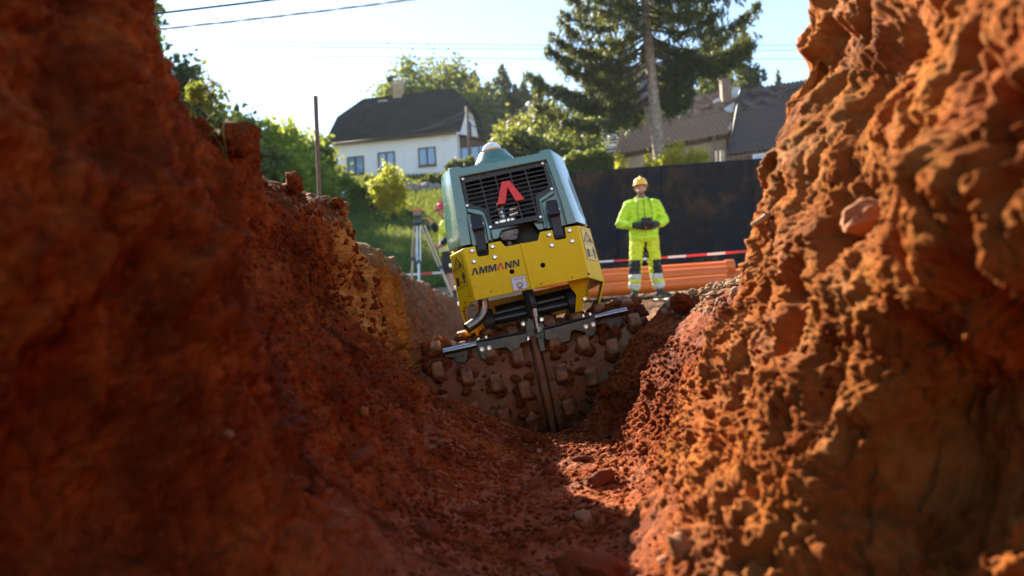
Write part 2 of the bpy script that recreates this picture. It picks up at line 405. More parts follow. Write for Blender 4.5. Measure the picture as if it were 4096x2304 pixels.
# near left wall: big smooth bulges and scoops
d += nearL*(.05*perlin(P, (5.0, 5.0, 4.0), 3.3) + .022*fbm(P, (14, 12, 7), 3, .55, 8.0) + .010*streak)
d += (.0045*fbm(P, 75, 2, .6, 4.0) + .0018*perlin(P, 210, 6.0))*(1-.5*far)*(1-.35*floor)
# tyre-slick film on the floor: flatter
# single scoops and bumps read off the photograph (pixel, distance, radius, depth)
for px, py, Yd, r, a in [(3500, 830, 1.25, .085, -.075), (3620, 1060, 1.15, .07, -.06), (3330, 650, 1.45, .035, -.045), (3270, 300, 1.5, .05, -.03), (3480, 250, 1.3, .10, -.05),
                         (3420, 340, 1.4, .03, .05), (3130, 740, 1.6, .03, -.03), (3640, 1700, 1.0, .12, -.07), (3900, 1950, .85, .14, -.06), (3820, 900, 1.0, .06, -.05), (3950, 1230, .9, .06, -.06),
                         (3950, 700, .9, .05, .04), (3800, 1450, .95, .06, .05), (3200, 1560, 1.3, .06, .04), (3350, 1500, 1.2, .07, -.05),
                         (600, 1450, 1.0, .14, -.05), (760, 1350, 1.1, .05, -.04), (480, 2050, .85, .12, -.06), (840, 2050, 1.0, .10, -.05), (1010, 1720, 1.3, .04, -.035), (300, 900, .85, .12, .05),
                         (1130, 1900, 1.35, .07, -.05), (1230, 2000, 1.5, .05, -.04), (1420, 1720, 2.0, .06, -.04), (1310, 1300, 2.5, .07, .03), (1190, 1690, 1.75, .035, .03), (1290, 1130, 2.6, .05, -.05), (1330, 1170, 2.75, .05, -.06),
                         (1060, 850, 2.1, .06, .035), (1240, 950, 2.5, .05, -.04), (2600, 1560, 2.5, .05, -.035), (2640, 1330, 2.6, .08, .01)]:
    c = np.array(at(px, py, Yd), np.float32)
    q = ((P-c)**2).sum(1)/(r*r)
    d += a*np.exp(-q)*(1+.35*rid)
# heap of dry clods on the ground to the right
c = np.array(at(3040, 1150, 4.1), np.float32); q = ((P[:, 0]-c[0])/.42)**2+((P[:, 1]-c[1])/.5)**2
d += .12*np.exp(-q)*sstep(13.5, 14.3, sv)
P2 = P + N*d[:, None]
# drum bed: keep soil out of the roller drums
def lofttag(px, py, Y): return np.array(at(px, py, Y))
me = bpy.data.meshes.new('trench')
me.vertices.add(len(P2)); me.vertices.foreach_set('co', P2.astype(np.float32).ravel())
ii = (np.arange(NR-1)[:, None]*NS+np.arange(NS-1)[None, :]).ravel()
quads = np.stack([ii, ii+1, ii+NS+1, ii+NS], 1).astype(np.int32)
me.loops.add(quads.size); me.loops.foreach_set('vertex_index', quads.ravel())
me.polygons.add(len(quads)); me.polygons.foreach_set('loop_start', np.arange(0, quads.size, 4, dtype=np.int32))
me.polygons.foreach_set('use_smooth', np.ones(len(quads), bool))
me.update(); me.validate()
# soil colours: yellow clay, sun-brightened right wall, grey-brown topsoil, damp smears
n1 = fbm(P, 7, 3, .6, 44.0)
yc = left*sstep(2.66, 2.86, Yv+.10*n1)*(1-sstep(3.16, 3.3, Yv+.05*n1))*wallL*sstep(2.25, 2.9, sv+.4*n1)
yc = np.clip(yc*1.1, 0, 1)*sstep(-.7, .1, n1+.2)
yc = np.maximum(yc, .38*nr_*(.80+.5*n1))  # tan right wall, made paler so its colour adds sunlit brightness
gc = left*(np.clip(1-sstep(2.2, 3.0, sv+.5*n1), 0, 1)*sstep(1.9, 2.6, Yv)*.75 + .6*sstep(3.1, 3.35, Yv)*(1-floor)) + right*(sstep(4.2, 6.5, Yv)*.8)
gc = np.clip(gc, 0, 1)
gc = np.maximum(gc, sstep(13.4, 14.2, sv)*sstep(3.3, 3.9, Yv)*.9)*(1-yc)
wet = np.clip(sstep(.05, .45, perlin(P, (3, 6, 5), 77.0))*(talus*left*(Yv > 1.3)*.9 + floor*.8 + talus*right*sstep(2.0, 2.3, Yv)*.5), 0, 1)
ca = me.color_attributes.new('soilmix', 'FLOAT_COLOR', 'POINT')
ca.data.foreach_set('color', np.stack([yc, gc, wet, 1-.75*np.clip(floor*sstep(-.4, .3, n1+.15), 0, 1)*(1-far)], 1).astype(np.float32).ravel())
me.materials.append(M['soil'])
trench = obj('trench', me); tag(trench, 'red earth trench with rough clay walls and muddy floor', None, None, 'structure')
GP = P2.reshape(NR, NS, 3)
GN = normals(GP); GN = GN if GN[NR//2, int(sum(seg_n[:8])+20), 2] > 0 else -GN
del d, rid, w1, w2, v1, v2, pit, pit2, pit3, pw, streak, base_n
camv = GP  # camera stands at the origin
def hit(px, py, Y0=0, Y1=12):
    """surface point of the trench seen at a photo pixel: nearest sample to the ray, first in depth"""
    r_ = np.array(at(px, py, 1.0)); r_ /= np.linalg.norm(r_)
    A = GP.reshape(-1, 3); t = A @ r_; dist = np.linalg.norm(A-t[:, None]*r_, axis=1)/np.maximum(t, .05)
    ok = (dist < .004) & (t > .3) & (A[:, 1] > Y0) & (A[:, 1] < Y1)
    if not ok.any(): ok = (dist < .02) & (t > .3)
    k = np.where(ok)[0]; k = k[np.argmin(t[k])]
    return Vector(A[k].tolist()), Vector(GN.reshape(-1, 3)[k].tolist())

# ------------------------------------------------------------------ terrain: site ground, lawn and hillside
TL = [(-40, .5), (10, .42), (12, .43), (14.4, .58), (18, 1.15), (24, 2.5), (30, 4.0), (40, 6.9), (50, 9.6), (57, 11.5), (66, 12.2), (80, 13.5), (110, 16), (180, 22), (400, 40)]
TR_ = [(-40, .45), (10, .36), (12, .40), (13, .50), (16, .70), (24, 1.8), (30, 2.9), (50, 6.2), (80, 10), (110, 13), (180, 20), (400, 40)]
tlx, tly = zip(*TL); trx, try_ = zip(*TR_)
def tz(x, y):
    x = np.asarray(x, float); y = np.asarray(y, float)
    l = pchip(tlx, tly, y.ravel()).reshape(y.shape); r_ = pchip(trx, try_, y.ravel()).reshape(y.shape)
    k = sstep(-1.0, 6.0, x - (y-12)*.05)*(1-.9*sstep(60, 95, y))
    return l*(1-k)+r_*k
def tzp(x, y): return float(tz(np.array([x]), np.array([y]))[0])
xs = np.array(sorted(set(list(np.round(np.linspace(-12, 12, 121), 3)) + list(np.linspace(-160, -12, 50)) + list(np.linspace(12, 160, 50)) + [-2.9, 2.9])))
ys = np.array(sorted(set(list(np.linspace(-40, 9, 30)) + [11.4] + list(np.linspace(11.5, 20, 70)) + list(np.linspace(20, 60, 120)) + list(np.linspace(60, 400, 50)))))
XX, YY = np.meshgrid(xs, ys); ZZ = tz(XX, YY)
Q = np.stack([XX, YY, ZZ], -1).reshape(-1, 3).astype(np.float32)
ZZ = ZZ + (fbm(Q*[1, 1, 0], .35, 4, .5, 2.0)*.12*sstep(15, 24, YY.ravel()) + .035*fbm(Q*[1, 1, 0], 2.2, 3, .6, 9.0)*sstep(10, 12, YY.ravel())).reshape(ZZ.shape)
sink = (np.abs(XX) < 2.95) & (YY < 11.55)
nx, ny = len(xs), len(ys)
vt = np.stack([XX, YY, ZZ], -1).reshape(-1, 3)
fc = []
sk = (np.abs(XX) < 2.85) & (YY < 11.41)
for j in range(ny-1):
    for i in range(nx-1):
        if sk[j, i] and sk[j+1, i] and sk[j, i+1] and sk[j+1, i+1]: continue
        a = j*nx+i; fc.append((a, a+1, a+nx+1, a+nx))
me = bpy.data.meshes.new('hillside'); me.from_pydata(vt.tolist(), [], fc); me.polygons.foreach_set('use_smooth', [True]*len(me.polygons)); me.update()
dirt = (sstep(-1.9, -1.2, (XX+.25*np.sin(YY*1.7)+ (YY-12)*.1))*(1-sstep(16.5, 18.5, YY)) + (YY < 11)).clip(0, 1)
ca = me.color_attributes.new('dirt', 'FLOAT_COLOR', 'POINT'); dv = dirt.ravel()
ca.data.foreach_set('color', np.stack([dv, dv, dv, np.ones_like(dv)], 1).astype(np.float32).ravel())
m_, nt, b = newmat('lawn_and_dirt'); tc = coords(nt)
g = ramp(nt, nz(nt, .9, 9, .7, tc, .3), [(.28, (.014, .036, .010)), (.5, (.028, .064, .015)), (.72, (.065, .095, .026))])
g = mixc(nt, ramp(nt, nz(nt, 14, 5, .7, tc), [(.4, (0, 0, 0)), (.7, (.6, .6, .6))]), g, (.02, .04, .008))
e = ramp(nt, nz(nt, 3.5, 9, .7, tc, .3), [(.28, (.17, .085, .045)), (.5, (.33, .20, .115)), (.72, (.46, .33, .21))])
at_ = nt.nodes.new('ShaderNodeAttribute'); at_.attribute_name = 'dirt'
nt.links.new(mixc(nt, at_.outputs['Fac'], g, e), b.inputs['Base Color']); setp(b, rough=.85, spec=.2)
bump(nt, b, nz(nt, 22, 8, .75, tc), .9, .08)
me.materials.append(m_)
hill = obj('hillside', me); tag(hill, 'sunlit grassy hillside and bare earth beyond the trench', None, None, 'structure')

# ------------------------------------------------------------------ loose crumbs (uncountable) and single stones and clods
def rock_mesh(name, seed, n=2, rough=.35, mat=None, flat=.7):
    bm = bmesh.new(); bmesh.ops.create_icosphere(bm, subdivisions=n, radius=1.0)
    for v in bm.verts:
        p = v.co*1.0
        k = 1 + rough*mnoise.noise(p*1.3+Vector((seed*7.1, 3, seed))) + rough*.55*mnoise.noise(p*3.1+Vector((seed, seed*2.3, 1))) + (rough*.3*mnoise.noise(p*7+Vector((seed, 1, 4))) if n > 2 else 0)
        c_ = mnoise.cell_vector(p*1.1+Vector((seed*3.3, 0, 0)))
        v.co = Vector((p.x*k*(1+.12*c_.x), p.y*k*(.85), p.z*k*flat))
    me_ = bpy.data.meshes.new(name); bm.to_mesh(me_); bm.free()
    if mat: me_.materials.append(mat)
    return me_
def crumbs(name, mat, pts, sizes, label, kind='stuff', prot=8, sub=1):
    """many tiny lumps in one mesh"""
    prs = []
    for k in range(prot):
        q = rock_mesh('tmp', k+3, sub, .5)
        co = np.empty(len(q.vertices)*3, np.float32); q.vertices.foreach_get('co', co)
        fa = np.array([p.vertices[:] for p in q.polygons]); prs.append((co.reshape(-1, 3), fa)); bpy.data.meshes.remove(q)
    vv, ff, o = [], [], 0
    for p, s in zip(pts, sizes):
        co, fa = prs[random.randrange(prot)]
        a, b_, c_ = rng.random(3)*6.28
        rm = np.array((Matrix.Rotation(a, 3, 'Z') @ Matrix.Rotation(b_, 3, 'X')))
        vv.append(co @ rm.T*s + np.asarray(p)); ff.append(fa+o); o += len(co)
    vv = np.concatenate(vv); ff = np.concatenate(ff)
    me_ = bpy.data.meshes.new(name); me_.vertices.add(len(vv)); me_.vertices.foreach_set('co', vv.astype(np.float32).ravel())
    me_.loops.add(ff.size); me_.loops.foreach_set('vertex_index', ff.astype(np.int32).ravel())
    me_.polygons.add(len(ff)); me_.polygons.foreach_set('loop_start', np.arange(0, ff.size, 3, dtype=np.int32)); me_.update(); me_.validate()
    me_.materials.append(mat)
    o_ = obj(name, me_); tag(o_, label, None, None, kind); return o_
def scatter(n, s0, s1, y0, y1, pw=1.0):
    cs = np.concatenate([[0], np.cumsum(seg_n)])
    r0 = np.searchsorted(Ys, y0); r1 = np.searchsorted(Ys, y1)
    i = rng.integers(r0, r1, n); j = rng.integers(cs[s0], cs[s1], n)
    return GP[i, j]
pts = np.concatenate([scatter(11000, 4, 8, 1.4, 3.2), scatter(6500, 8, 12, 1.2, 3.1), scatter(5000, 7, 9, 1.0, 3.1), scatter(2500, 2, 5, 1.9, 3.2)])
sz = (.0024+.0100*rng.random(len(pts))**4)*np.clip(pts[:, 1]/2.2, .6, 1.3)
crumbs('soil_crumbs', M['clod'], pts, sz, 'loose red soil crumbs and grit strewn over the trench floor and slopes')
pts = np.concatenate([scatter(700, 1, 3, 2.1, 9), scatter(500, 13, 15, 2.0, 9), scatter(900, 9, 14, 4.2, 10)])
crumbs('dry_crumbs', M['drysoil'], pts, .003+.012*rng.random(len(pts))**3, 'small dry earth crumbs along the trench rims')
pts = []
c = at(3040, 1150, 4.1)
cs_ = int(sum(seg_n[:14]))
for k in range(420):
    x = c.x+random.gauss(0, .24); y = c.y+random.gauss(0, .25)
    i = int(np.clip(np.searchsorted(Ys, y), 0, NR-1)); row = GP[i]; jj = cs_-60+int(np.argmin(np.abs(row[cs_-60:, 0]-x)))
    pts.append(row[min(jj, NS-1)] + np.array([0, 0, .012]))
crumbs('dry_clods', M['drysoil'], pts, .006+.024*rng.random(len(pts))**2.5, 'heap of crumbly dry clods on the ground right of the trench', sub=2)
pts = np.stack([rng.uniform(-2, 6, 900), rng.uniform(10.8, 15, 900), np.zeros(900)], 1); pts[:, 2] = tz(pts[:, 0], pts[:, 1])+.005
crumbs('gravel', M['drysoil'], pts, .008+.03*rng.random(900)**3, 'pale gravel and clods on the bare ground by the pipes')

def place_rock(name, label, cat, px, py, size, mat, seed, Yw=(0, 12), group=None, flat=.75, sub=3, sink=.25, stretch=(1, 1, 1), rz=None):
    p, n = hit(px, py, *Yw)
    o = obj(name, rock_mesh(name, seed, sub, .34, mat, flat)); o.location = p + n*(size*(1-2*sink)*.5)
    o.scale = (size*stretch[0], size*stretch[1], size*stretch[2]); o.rotation_euler = (random.uniform(-.5, .5), random.uniform(-.5, .5), random.uniform(0, 6.28) if rz is None else rz)
    o.data.polygons.foreach_set('use_smooth', [sub > 2]*len(o.data.polygons)); o.data.set_sharp_from_angle(angle=R(32))
    return tag(o, label, cat, group)
place_rock('earth_clod', 'big dark red clod resting on the right bank beside the roller', 'clod', 2745, 1215, .042, M['clod'], 4, (2.3, 4), sink=.0, flat=.8)
place_rock('stone', 'pale cream pebble set in the hollow of the sunlit right wall', 'stone', 3440, 880, .036, M['stone'], 9, (.8, 1.8), sink=.1)
place_rock('stone', 'white chip of rock on the sunlit slope right of the floor', 'stone', 3040, 1690, .011, M['stone'], 12, (.8, 2.2), sink=.1, stretch=(1.6, .7, .6))
place_rock('stone', 'rounded stone at the tip of the sunlit patch on the floor', 'stone', 2400, 1915, .032, M['stone_red'], 14, (.8, 3), stretch=(1.4, .8, .7), rz=.5)
place_rock('stone', 'largest red stone at the bottom edge of the trench floor', 'stone', 2390, 2290, .040, M['stone_red'], 15, (.8, 3), stretch=(1.5, 1, .9), rz=.1)
place_rock('stone', 'bright orange brown pebble standing out on the left slope', 'stone', 1450, 1655, .012, M['stone'], 17, (1, 3), sink=.1, stretch=(.7, .7, 1.2))
place_rock('stone', 'angular orange stone below the roller at the foot of left slope', 'stone', 1750, 1680, .013, M['stone_red'], 18, (1, 3))
place_rock('earth_clod', 'upright red clod leaning beside the right end of the drum', 'clod', 2440, 1550, .030, M['clod'], 19, (2, 3.2), sink=0, stretch=(.7, .8, 1.1))
place_rock('earth_clod', 'red lump just left of the notch under the roller drum', 'clod', 2120, 1755, .030, M['clod'], 21, (2, 3.2), sink=.1)
place_rock('stone', 'half buried brown stone low on the left slope above the dark hollow', 'stone', 1440, 1830, .03, M['stone_red'], 22, (1, 3), stretch=(1.5, .8, .8))
place_rock('stone', 'flat pinkish stone in the middle of the trench floor', 'stone', 2335, 2065, .022, M['stone'], 23, (.8, 3), stretch=(1.4, .9, .5))
place_rock('stone', 'reddish stone on the left side of the trench floor', 'stone', 1885, 2050, .024, M['stone_red'], 24, (.8, 3), stretch=(1.4, .8, .7))
place_rock('stone', 'small pale pebble beside the reddish stone on the floor', 'stone', 1900, 2008, .010, M['stone'], 25, (.8, 3))
place_rock('stone', 'dark stone at the left edge of the trench floor', 'stone', 1720, 2130, .028, M['stone_red'], 26, (.8, 3))
place_rock('stone', 'low brown stone in the middle of the floor before the roller', 'stone', 2120, 1945, .022, M['stone_red'], 27, (.8, 3), stretch=(1.4, .9, .6))
place_rock('stone', 'small upright stone in the floor nearest the drum notch', 'stone', 2190, 1880, .020, M['stone_red'], 28, (.8, 3))
place_rock('stone', 'tan pebble on the floor below the drum notch', 'stone', 2155, 1800, .014, M['stone'], 29, (.8, 3), stretch=(1.5, .8, .6))
place_rock('stone', 'red chip at the foot of the right slope', 'stone', 2330, 1830, .017, M['stone_red'], 30, (.8, 3), stretch=(1.5, .8, .7))
place_rock('stone', 'smooth brown pebble on the dark left wall', 'stone', 920, 1742, .007, M['stone'], 31, (.5, 3), sink=.1)
place_rock('stone', 'flat dark stone stuck in the dark left slope', 'stone', 1255, 1960, .020, M['stone_red'], 32, (.5, 3), stretch=(.7, .7, 1.3))
place_rock('stone', 'white weathered stone at the foot of the sunlit right wall', 'stone', 2720, 2190, .022, M['stone'], 33, (.5, 2), stretch=(.8, .8, 1.7))
place_rock('stone', 'small ochre stone at the bottom of the sunlit slope', 'stone', 2650, 2250, .012, M['stone'], 34, (.5, 2))
place_rock('earth_clod', 'pointed clod on top of the left rim', 'clod', 1165, 740, .040, M['clod'], 35, (2, 3.2), sink=0, stretch=(.8, .7, 1.1))
place_rock('earth_clod', 'dark clod on the left rim by the roots', 'clod', 940, 585, .05, M['clod'], 36, (1.5, 2.6), sink=0)
place_rock('earth_clod', 'dry clod perched at the end of the left rim', 'clod', 1345, 815, .028, M['clod'], 37, (2, 3.4), sink=0)
# ------------------------------------------------------------------ the trench roller
YF = 3.20
def mp(px, py, d=0.0): return at(px, py, YF+d)
def mps(l, d=0.0): return [mp(a, b_, d) for a, b_ in l]
U = (mp(2515, 1253)-mp(1775, 1410)).normalized(); W = Vector((0, -1, 0)); UP = W.cross(U).normalized()
if UP.z < 0: UP = -UP
def loc(o, u, v, w): return o+U*u+UP*v+W*w
M['green'] = mk('green_gloss_paint', (.055, .155, .115), .22, var=.06, scale=5, dirt=(.11, .14, .10), dirtamt=-.02, dscale=4, speck=(.10, .10, .07), coat=.8, coatr=.06, spec=.6)
M['yellow'] = mk('yellow_paint', (.90, .60, .002), .45, var=.05, scale=5, dirt=(.42, .22, .03), dirtamt=-.03, dscale=6, spec=.22, bmp=.08, bscale=160, bdist=.0006)
M['black'] = mk('black_plastic', (.018, .017, .018), .42, var=.2, scale=20, bmp=.12, bscale=300, bdist=.0006)
M['rubber'] = mk('black_rubber', (.022, .019, .018), .5, var=.25, scale=14, bmp=.15, bscale=240, bdist=.0008)
M['blacksteel'] = mk('black_painted_steel', (.020, .020, .022), .3, var=.3, scale=12, dirt=(.20, .075, .03), dirtamt=.06, dscale=16)
M['steel'] = mk('bright_steel', (.62, .61, .58), .26, metal=1, var=.12, scale=30)
M['zinc'] = mk('zinc_bolt', (.74, .73, .70), .3, metal=1, var=.1, scale=60)
M['rodsteel'] = mk('polished_rod', (.30, .31, .33), .22, metal=1, var=.2, scale=20)
M['exhaust'] = mk('heat_tinted_steel', (.36, .27, .19), .32, metal=1, var=.2, scale=18)
M['red'] = mk('red_enamel', (.75, .010, .012), .3, var=.02, coat=.25, coatr=.1, spec=.3)
M['ink'] = mk('black_print', (.025, .02, .018), .45, var=.05)
M['redink'] = mk('red_print', (.66, .025, .015), .4, var=.05)
M['label'] = mk('white_label', (.78, .70, .70), .35, var=.04)
M['ylabel'] = mk('yellow_label', (.80, .50, .005), .3, var=.03)
M['amber'] = mk('amber_plastic', (.75, .25, .01), .15, var=.05, spec=.7)
M['dark'] = mk('dark_engine', (.02, .019, .018), .6, var=.4, scale=25)
M['cast'] = mk('cast_metal', (.17, .15, .13), .45, metal=.8, var=.25, scale=40, bmp=.2, bscale=200, bdist=.0006)
m_, nt, b = newmat('clear_dome'); b.inputs['Base Color'].default_value = (.93, .93, .92, 1); setp(b, rough=.06, trans=.25, ior=1.45, spec=.8, coat=.6); M['dome'] = m_
M['mud'] = soil('mud_on_drum', [(.3, (.085, .018, .005)), (.5, (.19, .045, .011)), (.7, (.30, .09, .024))], attr=False, bmp=.8)
# drum steel: worn metal under a film of mud
m_, nt, b = newmat('drum_steel'); tc = coords(nt)
f = ramp(nt, nz(nt, 7, 9, .7, tc, .7), [(.52, (1, 1, 1)), (.62, (0, 0, 0))])
c = mixc(nt, f, ramp(nt, nz(nt, 26, 6, .7, tc), [(.3, (.16, .080, .036)), (.7, (.30, .155, .072))]), ramp(nt, nz(nt, 9, 8, .7, tc), [(.3, (.12, .036, .012)), (.7, (.27, .088, .028))]))
c = mixc(nt, ramp(nt, nz(nt, 17, 4, .6, tc), [(.70, (0, 0, 0)), (.76, (1, 1, 1))]), c, (.45, .12, .03))
nt.links.new(c, b.inputs['Base Color']); nt.links.new(math_(nt, 'SUBTRACT', .78, math_(nt, 'MULTIPLY', f, .2)), b.inputs['Roughness'])
bump(nt, b, math_(nt, 'ADD', nz(nt, 60, 8, .7, tc), math_(nt, 'MULTIPLY', f, -.5)), .35, .003); setp(b, spec=.2); M['drum'] = m_

M['padsteel'] = mk('worn_pad_steel', (.27, .105, .040), .6, spec=.2, var=.4, scale=25, dirt=(.20, .062, .022), dirtamt=.10, dscale=14)
rol = thing('trench_roller', 'green and yellow remote controlled trench roller tilted on its muddy padfoot drums', 'roller', mp(2190, 1745, .2))
def part(name, mb, mat, parent=rol, **k): return mb.build(name, mats(mat), parent, **k)
def mats(x): return [M[q] for q in x] if isinstance(x, (list, tuple)) else M[x]
Yb = Vector((0, 1, 0))
# hood: an inverted U of front frame, chamfered cheeks, sides and roof running back
DF = .075
Tf = [(1796,674), (1836,664), (1846,671), (2157,612), (2166,600), (2199,594)]
fl, fr = (1844,984), (2306,890)
hb = MB()
out = mps([fl]+Tf+[fr], DF)
inn = mps([(1886,976), (1868,850), (1838,708), (2184,640), (2238,790), (2266,898)], DF)
# inverted-U front face as strips between outer and inner outline
oL = [out[0], out[1], out[6], out[7]]; 
front = [(out[0], inn[0], inn[1], out[0].lerp(out[1], .45)), (out[0].lerp(out[1], .45), inn[1], inn[2], out[1]),
         (out[1], inn[2], out[3], out[2]), (inn[2], inn[3], out[4], out[3]), (inn[3], out[6], out[5], out[4]),
         (inn[3], inn[4], out[7].lerp(out[6], .38), out[6]), (inn[4], inn[5], out[7], out[7].lerp(out[6], .38))]
for q in front: hb.quad(*q)
dep = Yb*.05
for i in range(5): hb.quad(inn[i], inn[i]+dep, inn[i+1]+dep, inn[i+1])
# cheeks
cl_ = mps([(1797,1010), (1782,928), (1761,722), (1771,700)], .19); cr_ = mps([(2350,902), (2320,815), (2287,726), (2250,629)], .19)
hb.quad(out[0], out[0].lerp(out[1], .3), cl_[1], cl_[0]); hb.quad(out[0].lerp(out[1], .3), out[1], cl_[2].lerp(cl_[3], .3), cl_[1])
hb.add([out[1], cl_[3], cl_[2].lerp(cl_[3], .3)], [(0, 1, 2)])
hb.quad(out[7], cr_[0], cr_[1], out[7].lerp(out[6], .4)); hb.quad(out[7].lerp(out[6], .4), cr_[1], cr_[2], out[6]); hb.add([out[6], cr_[2], cr_[3]], [(0, 1, 2)])
# roof and flanks
bk = Yb*1.15
roofF = [cl_[3], out[1], out[2], out[3], out[4], out[5], out[6], cr_[3]]
for a_, b_ in zip(roofF[:-1], roofF[1:]): hb.quad(a_, b_, b_+Yb*(YF+1.3-b_.y), a_+Yb*(YF+1.3-a_.y))
flL = [cl_[0], cl_[1], cl_[2].lerp(cl_[3], .3), cl_[3]]
for a_, b_ in zip(flL[:-1], flL[1:]): hb.quad(a_, b_, b_+Yb*(YF+1.3-b_.y), a_+Yb*(YF+1.3-a_.y))
for a_, b_ in zip(cr_[:-1], cr_[1:]): hb.quad(a_, a_+Yb*(YF+1.3-a_.y), b_+Yb*(YF+1.3-b_.y), b_)
bp = [p+Yb*(YF+1.3-p.y) for p in [cl_[0], cl_[1], cl_[3], out[1], out[6], cr_[3], cr_[2], cr_[0]]]
hb.add(bp, [tuple(range(len(bp)))])
hb.quad(out[0], cl_[0], cl_[0]+Yb*1.1, out[0]+Yb*1.2); hb.quad(out[7], out[7]+Yb*1.2, cr_[0]+Yb*1.1, cr_[0])
hood = part('hood', hb, 'green', weld=True, bevel=.009, seg=3)
# recessed panel with the grille opening
def panel(outer, hole, d, thick):
    bm = bmesh.new(); es = []
    for L in (outer, hole):
        vv = [bm.verts.new(p) for p in mps(L, d)]
        es += [bm.edges.new((vv[i], vv[(i+1) % len(vv)])) for i in range(len(vv))]
    bmesh.ops.triangle_fill(bm, use_beauty=True, use_dissolve=False, edges=es)
    g_ = bmesh.ops.extrude_face_region(bm, geom=bm.faces[:])
    for v in g_['geom']:
        if isinstance(v, bmesh.types.BMVert): v.co += Yb*thick
    bmesh.ops.recalc_face_normals(bm, faces=bm.faces)
    mb = MB(); bm.verts.index_update(); mb.add([v.co for v in bm.verts], [[v.index for v in f.verts] for f in bm.faces]); bm.free(); return mb
z1 = lambda l: [(1650+x/2.576, 540+y/2.576) for x, y in l]
grill_in = z1([(540,490), (1330,318), (1352,328), (1405,540), (1265,625), (1292,830), (815,935), (765,765), (585,705)])
grill_out = z1([(500,455), (515,435), (1345,272), (1372,300), (1458,555), (1318,648), (1352,850), (1330,868), (800,968), (740,790), (555,742)])
rec = z1([(500,430), (1370,262), (1520,680), (1590,925), (1440,955), (1300,975), (1240,895), (920,985), (890,1075), (770,1110), (620,1140), (560,800)])
hp = part('recessed_panel', panel(rec, grill_in, DF+.040, .03), 'green', parent=hood, smooth=True, auto=25)
# raised lips that frame the lower grille
for L in ([(545,745), (700,768), (742,800), (800,972), (822,1085), (775,1100), (745,925), (715,835), (560,800)],
          [(1440,560), (1470,600), (1330,690), (1345,740), (1372,870), (1395,960), (1350,972), (1345,880), (1298,660)],
          [(800,972), (1345,868), (1350,900), (1235,898), (920,988), (890,1070), (822,1085)]):
    part('lip', MB().prism(mps(z1(L), DF+.014), Yb*.03), 'green', parent=hood, bevel=.005, seg=3)
gr = part('grille', panel(grill_out, grill_in, DF+.022, .016), 'black', smooth=True, auto=25)
# grille slats
def inside(poly, x, y):
    k = False; n = len(poly)
    for i in range(n):
        (x1, y1), (x2, y2) = poly[i], poly[i-1]
        if (y1 > y) != (y2 > y) and x < (x2-x1)*(y-y1)/(y2-y1)+x1: k = not k
    return k
def clip(poly, a_, b_, n=220):
    t = [i/n for i in range(n+1) if inside(poly, a_[0]+(b_[0]-a_[0])*i/n, a_[1]+(b_[1]-a_[1])*i/n)]
    if len(t) < 3: return None
    f_ = lambda q: (a_[0]+(b_[0]-a_[0])*q, a_[1]+(b_[1]-a_[1])*q)
    return f_(t[0]-.006), f_(t[-1]+.006)
for k in range(11):
    y_ = 545+k*45.5
    s_ = clip(z1([(540,490), (1330,318), (1352,328), (1405,540), (1265,625), (1292,830), (815,935), (765,765), (585,705)]), *z1([(400, y_+20), (1500, y_-215)]))
    if s_: 
        a_, b_ = mp(*s_[0], DF+.030), mp(*s_[1], DF+.030)
        part('slat', MB().box((a_+b_)/2, (b_-a_)/2, UP*.0021, W*.007), 'black', parent=gr)
for xt, xb in ((690, 812), (853, 975), (1015, 1143), (1178, 1300)):
    s_ = clip(grill_in, *z1([(xt-30, 320), (xb+25, 1000)]))
    a_, b_ = mp(*s_[0], DF+.031), mp(*s_[1], DF+.031)
    part('slat', MB().box((a_+b_)/2, (b_-a_)/2, U*.0026, W*.007), 'black', parent=gr)
def bolt(px, py, d, r=.011, h=.008, mat='zinc', parent=rol, name='bolt', n=6):
    p = mp(px, py, d)
    mb = MB().lathe(p, W, [(r*1.25, -.004), (r*1.25, .0015), (r*1.05, .002)], 16).lathe(p, W, [(r, .001), (r, h*.8), (r*.8, h), (0, h)], n)
    return part(name, mb, mat, parent=parent, smooth=True, auto=30)
for x, y in z1([(517,453), (1340,292), (1436,555), (563,728), (1320,845), (803,948)]): bolt(x, y, DF+.021, .0055, .004, parent=gr, name='screw', n=12)
# dark engine bay behind the grille with hose fittings
part('dark_backing', MB().prism(mps([(1840,1030), (2335,925), (2365,1085), (1890,1185)], .16), Yb*.3), 'dark')  # dark block added behind the guard to darken its holes
part('engine', MB().prism(mps([(1800,700), (2230,620), (2330,960), (1880,1060)], .30), Yb*.6), 'dark')
e = MB()
e.tube(mps(z1([(880,700), (905,790), (930,860), (940,900)]), .16), .016, 10).cyl(*mps(z1([(1000,775), (1095,740)]), .15), .018)
e.cyl(*mps(z1([(1000,830), (1085,800)]), .15), .015).cyl(*mps(z1([(890,740), (900,775)]), .14), .023, n=6)
part('hose_fitting', e, 'steel', smooth=True, auto=35)
part('hose', MB().tube(mps(z1([(1095,740), (1180,725), (1280,730), (1380,800)]), .16), .020, 10).tube(mps(z1([(1085,800), (1180,780), (1290,800), (1360,900)]), .17), .018, 10), 'rubber', smooth=True)
part('flange', MB().box(mp(*z1([(955,892)])[0], .135), U*.042, UP*.011, W*.02).lathe(mp(*z1([(873,905)])[0], .115), W, [(.013, 0), (.013, .012), (.008, .012), (.008, .004), (0, .004)], 14)
     .lathe(mp(*z1([(1030,870)])[0], .115), W, [(.013, 0), (.013, .012), (.008, .012), (.008, .004), (0, .004)], 14), 'steel', bevel=.003)
# red chevron badge
part('badge', MB().prism(mps(z1([(915,480), (1000,465), (1158,660), (1065,685), (980,545), (960,708), (870,720)]), DF+.004), Yb*.022), 'red', bevel=.0025)
